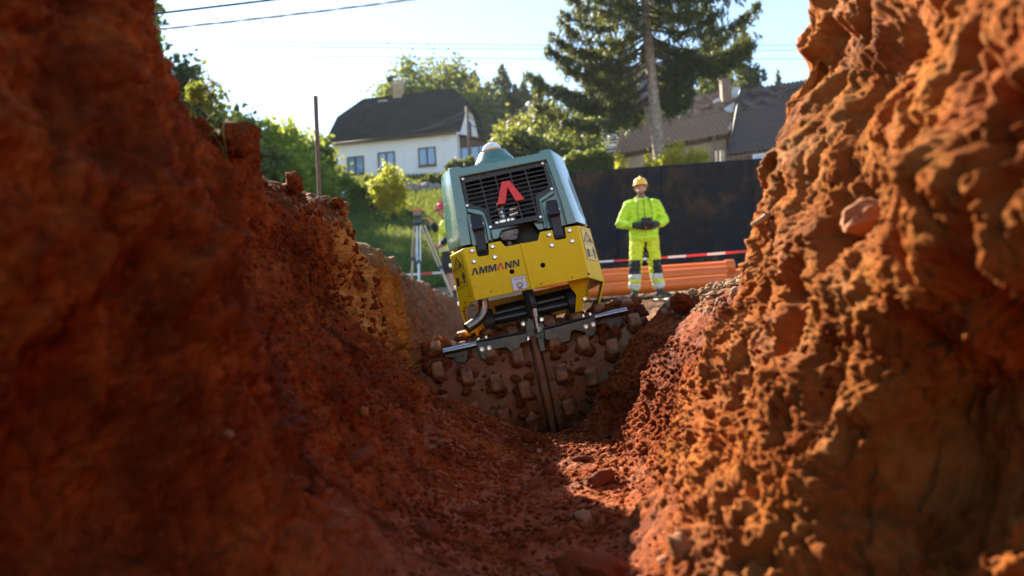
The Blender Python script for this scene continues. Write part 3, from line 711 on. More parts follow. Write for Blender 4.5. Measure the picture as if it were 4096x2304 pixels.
# rubber latches with their pins
for (tx, ty, bx, by) in ((647, 822, 722, 1205), (1430, 670, 1520, 1062)):
    P_ = lambda t, o_, d: mp(*z1([(tx+(bx-tx)*t+o_[0], ty+(by-ty)*t+o_[1])])[0], d)
    hw = 56
    la = MB()
    secs = [(0.0, .050, .012, .9), (.07, .040, .02, 1.02), (.22, .030, .03, 1.02), (.30, .022, .042, 1.08), (.36, .020, .046, 1.08), (.44, .033, .030, .92), (.7, .036, .024, .86), (.93, .030, .03, .88), (.97, .022, .036, .98), (1.0, .030, .02, .95)]
    rows = []
    for t, d0, th, wd in secs:
        a_ = P_(t, (-hw*wd, 10*wd), d0); b_ = P_(t, (hw*wd, -10*wd), d0)
        rows.append([a_, b_, b_+Yb*th, a_+Yb*th])
    vs_ = [p for r_ in rows for p in r_]; fs_ = [(0, 1, 2, 3), tuple(4*(len(rows)-1)+i for i in (3, 2, 1, 0))]
    for i in range(len(rows)-1):
        for j in range(4): fs_.append((4*i+j, 4*i+4+j, 4*i+4+(j+1) % 4, 4*i+(j+1) % 4))
    la.add(vs_, fs_); lo = part('latch', la, 'rubber', weld=True, bevel=.005, seg=3)
    c_ = P_(.27, (0, 0), .045)
    part('pin', MB().cyl(c_-U*.027, c_+U*.027, .0065, n=12), 'zinc', parent=lo, smooth=True, auto=40)
# warning beacon
bc = mp(*z1([(838, 258)])[0], .34); k_ = (YF+.34)/FPX/2.576
bcn = part('beacon_mount', MB().lathe(bc, UP, [(218*k_, -.035), (210*k_, -.008), (155*k_, .026), (142*k_, .034), (126*k_, .036), (0, .036)], 40), 'green', smooth=True, auto=25)
part('ring', MB().lathe(bc, UP, [(104*k_, .034), (110*k_, .039), (110*k_, .044), (100*k_, .046)], 40), 'amber', parent=bcn, smooth=True, auto=40)
part('lens', MB().lathe(bc, UP, [(103*k_*math.cos(q), .046+.034*math.sin(q)) for q in np.linspace(0, math.pi/2, 9)], 40), 'dome', parent=bcn, smooth=True)

# yellow front guard: folded plate with notches
z5 = lambda l: [(1750+x/3.68, 900+y/3.68) for x, y in l]
DY = .03
yel = MB()
front = z5([(375,345), (555,310), (585,445), (605,466), (740,445), (757,425), (745,270), (925,235), (1000,318), (1475,228), (1510,100), (1690,72), (1722,205), (1745,222), (1882,198), (1893,178), (1870,35), (2070,6), (2222,772), (550,1115)])
hole = lambda cx, cy: [(cx+36*math.cos(q), cy+36*math.sin(q)) for q in np.linspace(0, 2*math.pi, 16, endpoint=False)]
bm = bmesh.new(); es = []
for L in (front, z5(hole(1095, 688)), z5(hole(1550, 593))):
    vv = [bm.verts.new(p) for p in mps(L, DY)]; es += [bm.edges.new((vv[i], vv[(i+1) % len(vv)])) for i in range(len(vv))]
bmesh.ops.triangle_fill(bm, use_beauty=True, edges=es)
g_ = bmesh.ops.extrude_face_region(bm, geom=bm.faces[:])
for v in g_['geom']:
    if isinstance(v, bmesh.types.BMVert): v.co += Yb*.008
bmesh.ops.recalc_face_normals(bm, faces=bm.faces); bm.verts.index_update()
yel.add([v.co for v in bm.verts], [[v.index for v in f.verts] for f in bm.faces]); bm.free()
def leaf(a_, b_, c_, d_, t=.008):
    n_ = (b_-a_).cross(d_-a_).normalized()
    if n_.y < 0: n_ = -n_
    yel.prism([a_, b_, c_, d_], n_*t)
sL = [mp(*z5([(375,345)])[0], DY), mp(*z5([(180,452)])[0], DY+.10), mp(*z5([(342,1290)])[0], DY+.10), mp(*z5([(548,1117)])[0], DY)]
sR = [mp(*z5([(2070,6)])[0], DY), mp(*z5([(2246,52)])[0], DY+.10), mp(*z5([(2452,840)])[0], DY+.10), mp(*z5([(2224,772)])[0], DY)]
for s4 in (sL, sR):
    nq = (s4[1]-s4[0]).cross(s4[3]-s4[0]).normalized(); dq = s4[2].normalized(); s4[2] = dq*(s4[0].dot(nq)/dq.dot(nq))
leaf(*sL); leaf(*sR)
# side plates running back, with the tails that reach past the front
tl = mp(1875, 1344, DY+.30)
yel.prism([sL[1], sL[2], mp(1874, 1345, DY+.12), mp(1880, 1345, DY+.16), sL[2]+Yb*.30, sL[1]+Yb*1.0], U*.008)
yel.prism([sR[1], sR[2], mp(2400, 1210, DY+.13), mp(2394, 1236, DY+.15), mp(2389, 1232, DY+.17), sR[2]+Yb*.10-UP*.0, sR[2]+Yb*.9, sR[1]+Yb*1.0], U*-.008)
guard = part('front_guard', yel, 'yellow', bevel=.0028, seg=2)
# inner yellow frame seen from below
part('inner_plate', MB().prism([mp(1905, 1215, .45), mp(2350, 1120, .45), mp(2360, 1200, .45), mp(1930, 1300, .45)], Yb*.012), 'yellow', bevel=.002)
part('inner_plate', MB().prism([mp(2255, 1110, .10), mp(2352, 1112, .10), mp(2336, 1160, .12), mp(2320, 1245, .16), mp(2300, 1250, .16), mp(2305, 1180, .12)], U*.010), 'yellow', bevel=.002)
part('inner_plate', MB().prism([mp(1925, 1255, .16), mp(1945, 1250, .16), mp(1950, 1335, .16), mp(1935, 1338, .16)], Yb*.25), 'yellow', bevel=.002)
part('inner_plate', MB().prism([mp(1880, 1300, .3), mp(1960, 1285, .3), mp(1962, 1335, .3), mp(1890, 1352, .3)], Yb*.01), 'yellow', bevel=.002)
part('inner_plate', MB().prism([mp(1975, 1290, .42), mp(2290, 1220, .42), mp(2295, 1245, .42), mp(2000, 1320, .42)], Yb*.02), 'yellow', bevel=.002)
# rusty scuffs and the weld seam
wb = MB(); a_, b_ = mp(*z5([(1237,285)])[0], DY), mp(*z5([(1393,935)])[0], DY)
n_ = 46
for i in range(n_):
    t = i/(n_-1); p = a_.lerp(b_, t)+U*random.uniform(-.0006, .0006)
    wb.ball(p+W*.0006, (.0068, .0042, .0052), 8)
part('weld_seam', wb, 'yellow', parent=guard, smooth=True)
for x, y in z5([(510,380), (810,320), (540,540), (845,475), (1645,145), (1942,82), (1685,300), (1983,240)]): bolt(x, y, DY-.0005, .0078, .0075, parent=guard)
for px, py in ((1803, 1062), (1824, 1150), (1836, 1215)): part('bolt', MB().lathe(mp(px, py, DY+.16), -U, [(.009, -.01), (.009, .007), (0, .007)], 6), 'zinc', parent=guard)
for px, py in ((2310, 1165), (2338, 1196)): bolt(px, py, .14, .009, .012)
dab = MB()
for k in range(34):
    t = random.random(); e0 = mp(1899, 1203, DY-.001).lerp(mp(2361, 1108, DY-.001), t)+UP*(abs(random.gauss(0, .018)))
    if k % 3 == 0: e0 = sL[3].lerp(sL[2], random.random())+UP*abs(random.gauss(0, .02))+W*.002
    s_ = .0012+.0030*random.random()**3; dab.ball(e0, (s_*1.3, s_*.45, s_*1.1), 6)
tag(part('mud', dab, 'mud', parent=guard, smooth=True), kind='stuff')
# lettering: each character a flat sheet on the plate
def frame4(tl_, tr_, br_, bl_, d):
    a_, b_, c_, d_ = [mp(*q, d) for q in (tl_, tr_, br_, bl_)]
    return lambda u, v: a_.lerp(b_, u).lerp(d_.lerp(c_, u), v)
def flat(name, polys, fr4, mat, parent, off=.0012, mi=None):
    mb = MB(); n_ = (fr4(1, 0)-fr4(0, 0)).cross(fr4(0, 1)-fr4(0, 0)).normalized()
    if n_.y > 0: n_ = -n_
    for k, pl in enumerate(polys):
        pp = [fr4(u, v)+n_*off for u, v in pl]
        mb.prism(pp, -n_*.0006)
    return part(name, mb, mat, parent=parent)
tf = frame4(*z5([(500,641), (1212,502), (1212,606), (500,748)]), DY)
LW = {'A': [(0, 1), (.28, 0), (.60, 0), (1, 1), (.74, 1), (.44, .26), (.22, 1)],
      'M': [(0, 1), (0, 0), (.30, 0), (.5, .52), (.70, 0), (1, 0), (1, 1), (.78, 1), (.78, .36), (.58, 1), (.42, 1), (.22, .36), (.22, 1)],
      'N': [(0, 1), (0, 0), (.30, 0), (.72, .62), (.72, 0), (1, 0), (1, 1), (.70, 1), (.28, .38), (.28, 1)]}
xs_ = [('A', 0, .152, 'ink'), ('M', .160, .330, 'ink'), ('M', .348, .517, 'ink'), ('A', .528, .682, 'redink'), ('N', .694, .832, 'ink'), ('N', .850, .990, 'ink')]
for ch, x0, x1, mt in xs_:
    flat('letter', [[(x0+(x1-x0)*u, v) for u, v in LW[ch]]], tf, mt, guard)
# white sticker with the lashing symbol
def ringpoly(cx, cy, r0, r1, n=28, ax=1.0, a0=0, a1=2*math.pi):
    q = np.linspace(a0, a1, n); o_ = []
    for i in range(n-1):
        o_.append([(cx+r0*math.cos(q[i]), cy+r0*ax*math.sin(q[i])), (cx+r1*math.cos(q[i]), cy+r1*ax*math.sin(q[i])), (cx+r1*math.cos(q[i+1]), cy+r1*ax*math.sin(q[i+1])), (cx+r0*math.cos(q[i+1]), cy+r0*ax*math.sin(q[i+1]))])
    return o_
def line(x0, y0, x1, y1, w):
    L = math.hypot(x1-x0, y1-y0); a_, b_ = -(y1-y0)/L*w/2, (x1-x0)/L*w/2
    return [(x0+a_, y0+b_), (x1+a_, y1+b_), (x1-a_, y1-b_), (x0-a_, y0-b_)]
sq = z5([(1070,775), (1290,733), (1337,930), (1120,980)])
lf = frame4(*sq, DY)
stk = flat('sticker', [[(0, 0), (1, 0), (1, 1), (0, 1)]], lf, 'label', guard)
sym = [line(.02, .02, .98, .02, .022), line(.02, .98, .98, .98, .022), line(.02, .02, .02, .98, .022), line(.98, .02, .98, .98, .022), line(.14, .20, .86, .20, .014)]
sym += [line(.16+.08*i, .20, .22+.08*i, .13, .016) for i in range(9)]
sym += [line(.30, .20, .30, .55, .014), line(.74, .20, .74, .55, .014), *ringpoly(.52, .55, .21, .225, 20, 1, 0, math.pi), *ringpoly(.54, .55, .095, .11, 20), *ringpoly(.50, .66, .15, .195, 24, 1, math.pi*.8, math.pi*2.3), line(.36, .74, .62, .95, .05), line(.60, .74, .36, .95, .05)]
flat('symbol', sym, lf, 'ink', stk, .0019)
# warning stickers on the two folded cheeks
def cheek(sheet, quad2d, swap):
    o_, ex, ey = sheet[0], sheet[1]-sheet[0], sheet[3]-sheet[0]
    n_ = ex.cross(ey).normalized()
    if n_.y > 0: n_ = -n_
    def onpl(px, py):
        d_ = at(px, py, 1.0); t = o_.dot(n_)/d_.dot(n_); return d_*t
    a_, b_, c_, d_ = [onpl(*q) for q in z5(quad2d)]
    fr4 = lambda u, v: a_.lerp(b_, u).lerp(d_.lerp(c_, u), v)
    st = flat('sticker', [[(0, 0), (1, 0), (1, 1), (0, 1)]], fr4, 'ylabel', guard)
    t_ = .022
    s = [line(0, t_/4, 1, t_/4, t_/2), line(0, 1-t_/4, 1, 1-t_/4, t_/2), line(t_/2, 0, t_/2, 1, t_), line(1-t_/2, 0, 1-t_/2, 1, t_), line(0, .475, 1, .475, .011)]
    s += [line(.10, .40, .50, .075, .05), line(.50, .075, .90, .40, .05), line(.07, .40, .93, .40, .026)]
    s += [*ringpoly(.37, .345, .055, .075, 14, .5), line(.40, .28, .55, .26, .02), line(.45, .20, .45, .28, .03), line(.50, .205, .56, .185, .03), line(.55, .36, .76, .30, .06), line(.58, .30, .72, .37, .035), line(.66, .25, .74, .37, .03)]
    s += [[(.12, .64), (.36, .64), (.36, .90), (.12, .90)], line(.42, .83, .66, .83, .016), [(.40, .83), (.48, .805), (.48, .855)], [(.68, .83), (.60, .805), (.60, .855)]]
    s += [[(.80+.06*math.cos(q), .58+.03*math.sin(q)) for q in np.linspace(0, 6.28, 12, endpoint=False)], [(.70, .62), (.90, .62), (.92, .76), (.86, .76), (.86, .92), (.81, .92), (.805, .78), (.795, .78), (.79, .92), (.74, .92), (.74, .76), (.68, .76)]]
    flat('symbol', s, fr4, 'ink', st, .0018)
    for txt, u0, v0, hh in (('2 m', .42, .665, .045), ('6,6 ft.', .40, .735, .040)):
        cu = bpy.data.curves.new('txt', 'FONT'); cu.body = txt; cu.size = 1
        to = bpy.data.objects.new('txt', cu); C.objects.link(to); dg = bpy.context.evaluated_depsgraph_get()
        tm = bpy.data.meshes.new_from_object(to.evaluated_get(dg)); bpy.data.objects.remove(to)
        mb = MB(); mb.add([fr4(u0+v.co.x*hh*1.75, v0-v.co.y*hh)+n_*.0019 for v in tm.vertices], [tuple(p.vertices) for p in tm.polygons])
        part('print', mb, 'ink', parent=st); bpy.data.meshes.remove(tm)
cheek(sL, [(197,507), (346,409), (450,878), (292,970)], False)
cheek(sR, [(2094,46), (2250,86), (2360,535), (2210,508)], True)
# a pump body and pulley in the opening between hood and guard
part('pump', MB().prism(mps(z1([(905,1000), (945,985), (1075,955), (1100,975), (1085,1060), (1060,1085), (920,1092), (895,1050)]), .10), Yb*.12)
     .cyl(*mps(z1([(990,1085), (1005,1150)]), .13), .013), 'cast', bevel=.005, seg=3)
for x, y in z1([(918,1047), (1062,1012)]): bolt(x, y, .095, .007, .004, 'cast', name='screw', n=12)
part('pulley', MB().lathe(mp(*z1([(1120,1080)])[0], .20), W, [(.085, -.05), (.085, .0), (.070, .012), (.03, .014), (0, .02)], 32), 'rubber', smooth=True, auto=30)

# under the guard: cross shaft, buffers, exhaust, hose, scraper beams
part('cross_shaft', MB().cyl(mp(1978, 1280, .20), mp(2270, 1216, .20), .022, n=18), 'blacksteel', smooth=True, auto=40)
part('rear_shaft', MB().cyl(mp(1985, 1255, .30), mp(2290, 1180, .30), .034, n=18), 'blacksteel', smooth=True, auto=40)
for a_, b_, r_ in (((1934, 1290), (1978, 1280), .052), ((2270, 1214), (2318, 1203), .050)):
    part('rubber_buffer', MB().cyl(mp(*a_, .20), mp(*b_, .20), r_, n=28), 'rubber', bevel=.004)
ep = [mp(1930, 1185, .10), mp(1935, 1225, .10), mp(1932, 1252, .095), mp(1918, 1275, .085), mp(1898, 1293, .07), mp(1868, 1314, .055)]
part('exhaust_pipe', MB().tube(ep, .0215, 20, cap=False).tube([p+V(0, .0, 0) for p in ep[::-1]], .019, 20, cap=False), 'exhaust', smooth=True)
part('hydraulic_hose', MB().tube([mp(2113, 1140, .10), mp(2122, 1190, .06), mp(2136, 1238, .045)], .0165, 14).tube([mp(2098, 1150, .14), mp(2112, 1210, .12), mp(2128, 1270, .10)], .014, 12), 'rubber', smooth=True)
part('hose_end', MB().tube([mp(2134, 1230, .045), mp(2140, 1268, .04)], .0135, 14).tube([mp(2140, 1266, .04), mp(2144, 1290, .037), mp(2149, 1318, .035)], .0085, 12)
     .cyl(mp(2148, 1312, .035), mp(2152, 1332, .032), .0165, n=6).cyl(mp(2136, 1255, .042), mp(2137, 1259, .042), .0155, n=14), 'exhaust', smooth=True, auto=35)
cb = MB(); cb.prism(mps([(2112, 1268), (2148, 1290), (2172, 1290), (2186, 1330), (2190, 1395), (2162, 1400), (2140, 1345), (2105, 1352), (2100, 1300)], .05), Yb*.12)
part('centre_bracket', cb, 'blacksteel', bevel=.004)
part('drum_carrier', MB().prism(mps([(2147, 1352), (2172, 1347), (2186, 1402), (2160, 1412)], .0), Yb*.07), 'blacksteel', bevel=.004)
for px, py, d in ((2110, 1355, .035), (2190, 1339, .035), (2093, 1297, .07), (2166, 1279, .07)): bolt(px, py, d, .0085, .014, name='bolt')
z6 = lambda l: [(1750+x/3.0306, 1100+y/3.0306) for x, y in l]
for L, rod in (([(470,795), (1085,680), (1092,815), (1010,832), (992,950), (905,970), (855,895), (820,880), (695,905), (670,1010), (640,1025), (555,1030), (530,1010), (498,945), (478,900)], ((75,935), (475,845))),
               ([(1285,645), (1900,480), (1912,515), (1935,640), (1905,735), (1810,752), (1775,690), (1655,672), (1625,690), (1610,800), (1495,832), (1455,765), (1310,795)], ((1905,515), (2300,430)))):
    a_ = mps(z6(L), .012)
    sc = part('scraper_beam', MB().prism(a_, Yb*.014).prism([a_[0], a_[1], a_[1]+Yb*.06+UP*.004, a_[0]+Yb*.06+UP*.004], UP*-.012), 'blacksteel', bevel=.003)
    part('rod', MB().cyl(mp(*z6([rod[0]])[0], .018), mp(*z6([rod[1]])[0], .018), .0135, n=20), 'steel' if False else 'rodsteel' if 'rodsteel' in M else 'blacksteel', parent=sc, smooth=True, auto=40)
    t_ = [(-1, 1)[rod[0][0] > 1000]]
# outer toothed plates below the rods
for L in ([(85,955), (360,905), (372,940), (360,1020), (340,1060), (240,1066), (215,1040), (205,1000), (90,1000)], [(1930,580), (2225,500), (2225,620), (2205,650), (2115,665), (2085,640), (2050,580), (1935,605)]):
    part('scraper_tooth', MB().prism(mps(z6(L), .022), Yb*.010), 'blacksteel', bevel=.002)
for x, y in z6([(538,905), (625,888), (1800,630), (1887,605)]): bolt(x, y, .011, .0088, .009)
for x, y in z6([(497,772), (590,750), (1765,490), (1848,470)]):
    p = mp(x, y, .045); part('bolt', MB().lathe(p, UP, [(.007, -.012), (.007, .004), (0, .004)], 6), 'zinc')
# drums
DC = mp(2168, 1528, .235); RD = .252
pad0 = MB()
def padmesh(ang, u0):
    """one padfoot at angle ang (0 = front, up positive) and axial place u0"""
    rd = W*math.cos(ang)+UP*math.sin(ang); tg = -W*math.sin(ang)+UP*math.cos(ang)
    o_ = DC+U*u0
    def q(a, t, h): return o_+U*a+tg*t+rd*(RD+h)
    b4 = [q(-.028, -.042, -.008), q(.028, -.042, -.008), q(.028, .042, -.008), q(-.028, .042, -.008)]
    t4 = [q(-.022, -.032, .034), q(.022, -.032, .034), q(.022, .032, .034), q(-.022, .032, .034)]
    return MB().add(b4+t4, [(4, 5, 6, 7), (0, 1, 5, 4), (1, 2, 6, 5), (2, 3, 7, 6), (3, 0, 4, 7), (3, 2, 1, 0)]), o_, rd, tg
for side in (-1, 1):
    u0, u1 = (-.462, -.019) if side < 0 else (.019, .474)
    pr = [(.0, u0+.03), (RD-.05, u0+.03), (RD-.035, u0+.012), (RD-.012, u0), (RD-.002, u0+.004), (RD, u0+.012)]
    uu = np.linspace(u0+.012, u1-.012, 24)
    pr += [(RD, float(q)) for q in uu[1:]] + [(RD-.002, u1-.004), (RD-.012, u1), (RD-.035, u1-.012), (RD-.05, u1-.03), (0, u1-.03)]
    dr = part('drum', MB().lathe(DC, U, pr, 72), 'drum', smooth=True, auto=35)
    mud = MB()
    cols = [-.405, -.292, -.182, -.078] if side < 0 else [.078, .190, .300, .415]
    for ci, uc in enumerate(cols):
        off = R(3) - R(11)*ci if side < 0 else R(8)-R(9)*ci
        for k in range(12):
            ang = off + k*R(30)
            pm, o_, rd, tg = padmesh(ang, uc)
            part('pad', pm, 'padsteel', parent=dr, bevel=.010, seg=3, smooth=True)
            a_ = (ang+math.pi) % (2*math.pi)-math.pi
            if -1.4 < a_ < 2.0:            # mud packed round the pads on the front half
                for _ in range(random.randint(5, 9)):
                    uo, to = random.gauss(0, .020), random.choice((-1, -1, 1))*abs(random.gauss(.034, .012))
                    if random.random() < .35: uo, to = random.choice((-1, 1))*.026, random.gauss(0, .025)
                    s_ = random.uniform(.009, .023)
                    mud.ball(o_+U*uo+tg*to+rd*(RD+.001+random.uniform(0, .004)), (s_*1.3, s_*.75, s_), 7, rot=Matrix.Rotation(random.random()*3, 3, 'X') @ Matrix.Rotation(random.random()*3, 3, 'Y'))
    # thick mud on the outer shoulder of the drum
    for k in range(70):
        ang = random.uniform(.55, 1.75); uc = (u0+random.uniform(.0, .11)) if side < 0 else (u1-random.uniform(.0, .16))
        rd = W*math.cos(ang)+UP*math.sin(ang); s_ = random.uniform(.009, .024)
        mud.ball(DC+U*uc+rd*(RD+.003), (s_*1.4, s_, s_*.8), 7, rot=Matrix.Rotation(random.random()*3, 3, 'Z') @ Matrix.Rotation(random.random()*3, 3, 'Y'))
    for k in range(260):
        ang = random.uniform(-1.2, 1.7); uc = random.uniform(u0+.01, u1-.01)
        rd = W*math.cos(ang)+UP*math.sin(ang); s_ = .002+.008*random.random()**4
        mud.ball(DC+U*uc+rd*RD, (s_*1.4, s_, s_), 5)
    co = np.array(mud.v, np.float32); nn_ = fbm(co, 55, 3, .6, 3.0)
    co += (co-np.array(DC, np.float32))*np.array([0, 1, 1], np.float32)*(nn_*.05)[:, None]*.5
    co += np.stack([perlin(co, 70, 1), perlin(co, 70, 31), perlin(co, 70, 61)], 1)*.006
    mud.v = [tuple(q) for q in co.tolist()]
    tag(part('mud', mud, 'mud', parent=dr, smooth=True), kind='stuff')
part('hub_plate', MB().tube([DC+W*(RD+.012)*math.cos(q)+UP*(RD+.012)*math.sin(q) for q in np.linspace(R(48), R(-70), 16)], [(.013, .010)]*16, 8), 'drum', smooth=True, auto=40)
part('hub_disc', MB().lathe(DC, U, [(0, -.024), (RD-.02, -.018), (RD-.02, .018), (0, .018)], 48), 'drum', smooth=True, auto=40)
# rear pair of drums and chassis, hidden from the front
for u0, u1 in ((-.45, -.03), (.03, .45)):
    part('drum', MB().lathe(DC+Yb*.78, U, [(0, u0), (RD-.02, u0), (RD, u0+.02), (RD, u1-.02), (RD-.02, u1), (0, u1)], 48), 'drum', smooth=True, auto=35)
part('chassis', MB().box(DC+Yb*.45+UP*.20, U*.22, Yb*.36, UP*.05), 'blacksteel', bevel=.006)
# ------------------------------------------------------------------ buildings
M['plaster'] = mk('white_render', (.80, .83, .88), .8, var=.03, scale=2, bmp=.1, bscale=30, bdist=.01)
M['brown'] = mk('brown_wood', (.075, .035, .022), .55, var=.2, scale=6)
M['felt'] = mk('roof_felt', (.022, .026, .027), .92, spec=.1, var=.25, scale=1.2, bmp=.3, bscale=14, bdist=.02)
m_, nt, b = newmat('window_glass'); b.inputs['Base Color'].default_value = (.16, .32, .52, 1); setp(b, rough=.05, spec=.9, metal=.0, coat=1.0); M['glass'] = m_  # blue of the reflected sky painted into the base colour
M['curtain'] = mk('curtain', (.62, .68, .74), .8, var=.1, scale=6)
M['tile'] = mk('old_roof_tile', (.25, .155, .10), .85, spec=.12, var=.45, scale=1.7, dirt=(.27, .13, .05), dirtamt=.08, dscale=1.1, bmp=.4, bscale=20, bdist=.01)
M['tiledark'] = mk('dark_roof_slate', (.095, .075, .068), .85, spec=.12, var=.45, scale=1.7, dirt=(.17, .10, .07), dirtamt=.0, dscale=1.4, bmp=.4, bscale=20, bdist=.01)
M['zincsheet'] = mk('pale_flashing', (.55, .55, .54), .5, var=.1)
M['ochrewall'] = mk('ochre_plaster', (.42, .31, .20), .85, var=.15, scale=1.5, bmp=.3, bscale=12, bdist=.01)
M['log'] = mk('dark_log', (.030, .034, .038), .75, var=.3, scale=4)
M['white'] = mk('white_paint', (.75, .76, .76), .6, var=.05)
M['slatebrown'] = mk('purple_slate', (.085, .065, .075), .6, var=.25, scale=1.0, bmp=.3, bscale=10, bdist=.01)
M['brick'] = mk('chimney_brick', (.20, .13, .10), .8, var=.25, scale=6, bmp=.3, bscale=25, bdist=.01)
Z = Vector((0, 0, 1))

def window(parent, o, ex, n, w, h, frame='brown', panes=2, sill=True):
    """window centred at o on a wall with along-vector ex and outward normal n"""
    f_ = MB(); t = .09
    for s_ in (-1, 1):
        f_.box(o+ex*(s_*(w/2-t/2)), ex*(t/2), n*.06, Z*(h/2)); f_.box(o+Z*(s_*(h/2-t/2)), ex*(w/2-t-.002), n*.06, Z*(t/2))
    if panes == 2: f_.box(o, ex*.055, n*.058, Z*(h/2-t-.002))
    wo = f_.build('window', M[frame], parent)
    for i in range(panes):
        c_ = o+ex*((i-.5)*(w/2-.02) if panes == 2 else 0); pw = w/4-.07 if panes == 2 else w/2-t
        MB().box(c_-n*.005, ex*pw, n*.012, Z*(h/2-t)).build('pane', M['glass'], wo)
        MB().box(c_-n*.045+Z*(h*.13), ex*pw, n*.01, Z*(h*.30)).build('curtain', M['curtain'], wo)
    if sill: MB().box(o-Z*(h/2+.04)+n*.06, ex*(w/2+.06), n*.1, Z*.025).build('sill', M['brown'], wo)
    return wo

# white house on the hill
RF = at(1825, 512, 58.0); LF = at(1328, 560, 60.0); LF.z = RF.z
ev = (LF-RF).normalized(); L_ = (LF-RF).length; nf = Vector((ev.y, -ev.x, 0)).normalized()
if nf.y > 0: nf = -nf
zE = RF.z; zG = zE-4.6; zR = zE+4.05; DEP = 7.6
hw_ = thing('house', 'white rendered house with dark hipped gable roof on the hill behind the roller', 'house', (RF.x, RF.y, zG))
def hp_(u, dpt, z): q = RF+ev*u-nf*dpt; return Vector((q.x, q.y, z))
wl_ = MB(); wl_.prism([hp_(0, 0, zG), hp_(L_, 0, zG), hp_(L_, 0, zE), hp_(0, 0, zE)], -nf*.3)
for u, s_ in ((0, 1), (L_, -1)):
    wl_.prism([hp_(u, .3, zG), hp_(u, DEP, zG), hp_(u, DEP, zE-.05), hp_(u, DEP*.68, zE+2.6), hp_(u, DEP*.32, zE+2.6), hp_(u, .3, zE)], ev*(.3*s_))
wl_.prism([hp_(.3, DEP, zG), hp_(L_-.3, DEP, zG), hp_(L_-.3, DEP, zE), hp_(.3, DEP, zE)], nf*.3)
wl_.build('wall', M['plaster'], hw_)
ov = .45; hz = .60                                     # half hips start at 60 % of the slope
def slope(side):
    f_ = (lambda t: -ov+(DEP/2+ov)*t) if side == 0 else (lambda t: DEP+ov-(DEP/2+ov)*t)
    zf = lambda t: zE-.35+(zR-zE+.35)*t
    return [hp_(-ov, f_(0), zf(0)), hp_(L_+ov, f_(0), zf(0)), hp_(L_+ov, f_(hz), zf(hz)), hp_(L_-1.1, f_(1), zf(1)), hp_(1.1, f_(1), zf(1)), hp_(-ov, f_(hz), zf(hz))]
s0, s1 = slope(0), slope(1)
rf = MB().prism(s0, Z*.16-nf*.02).prism(s1, Z*.16+nf*.02).build('roof', M['felt'], hw_)
MB().prism([s0[5], s0[4], s1[5]], Z*.16).build('hip', M['felt'], rf); MB().prism([s0[2], s0[3], s1[2]], Z*.16).build('hip', M['felt'], rf)
MB().tube([s0[0]+nf*.08-Z*.02, s0[1]+nf*.08-Z*.02], .08, 8).build('gutter', M['brown'], rf, smooth=True)
MB().cyl(hp_(L_+.05, -.12, zE-.4), hp_(L_+.05, -.12, zG+.1), .05, n=8).build('downpipe', M['zincsheet'], hw_, smooth=True)
MB().box(hp_(L_-1.9, .02-ov*0, zE-.28)+nf*.25, ev*1, nf*.0, Z*.0) if False else None
for u in (1.3, 4.9, 7.9):                               # three windows in the front
    pass
def front_at(px, py):
    d_ = at(px, py, 1.0); t = (RF-Vector((0, 0, 0))).dot(nf)/d_.dot(nf); return d_*t
for q in ([(1392, 631), (1455, 694)], [(1516, 613), (1578, 677)], [(1677, 591), (1742, 662)]):
    c_ = (front_at(*q[0])+front_at(*q[1]))/2; window(hw_, c_+nf*.03, ev, nf, 1.34, 1.38)
gx = ev.copy(); window(hw_, hp_(-.03, DEP*.5, zE+.9), -nf, -ev, .9, 1.1); 
c_ = (front_at(1640, 354))
ch = MB().box(hp_(L_*.58, DEP/2, zR+.25), ev*.36, nf*.3, Z*.75).build('chimney', M['ochrewall'], rf); MB().box(hp_(L_*.58, DEP/2, zR+1.03), ev*.42, nf*.36, Z*.05).build('cap', M['zincsheet'], rf)
MB().box(hp_(L_*.69, DEP/2*.86, zR-.45), ev*.36, -nf*.3+Z*.0, Z*.05).build('skylight', M['zincsheet'], rf)
MB().cyl(hp_(L_*.62, DEP/2, zR), hp_(L_*.63, DEP/2, zR+1.6), .025, n=6).box(hp_(L_*.645, DEP/2, zR+1.5), ev*.25, nf*.02, Z*.22).build('aerial', M['dark'], hw_)
# brown glazed porch on the gable end
an = MB(); a0 = hp_(-.0, 1.0, zG+1.4); 
pz0, pz1 = zE-2.4, zE-.75
por = MB().prism([hp_(-.02, .8, zG), hp_(-2.3, .8, zG), hp_(-2.3, .8, pz1-.3), hp_(-.02, .8, pz1+.3)], -nf*4.2).build('porch', M['brown'], hw_)
MB().prism([hp_(.0, .5, pz1+.32), hp_(-2.7, .5, pz1-.38), hp_(-2.7, .5, pz1-.28), hp_(.0, .5, pz1+.42)], -nf*4.8).build('porch_roof', M['brown'], hw_)
for i in range(3): MB().box(hp_(-.38-.72*i, .77, pz0+.55), ev*.31, nf*.03, Z*.48).build('pane', M['glass'], por)

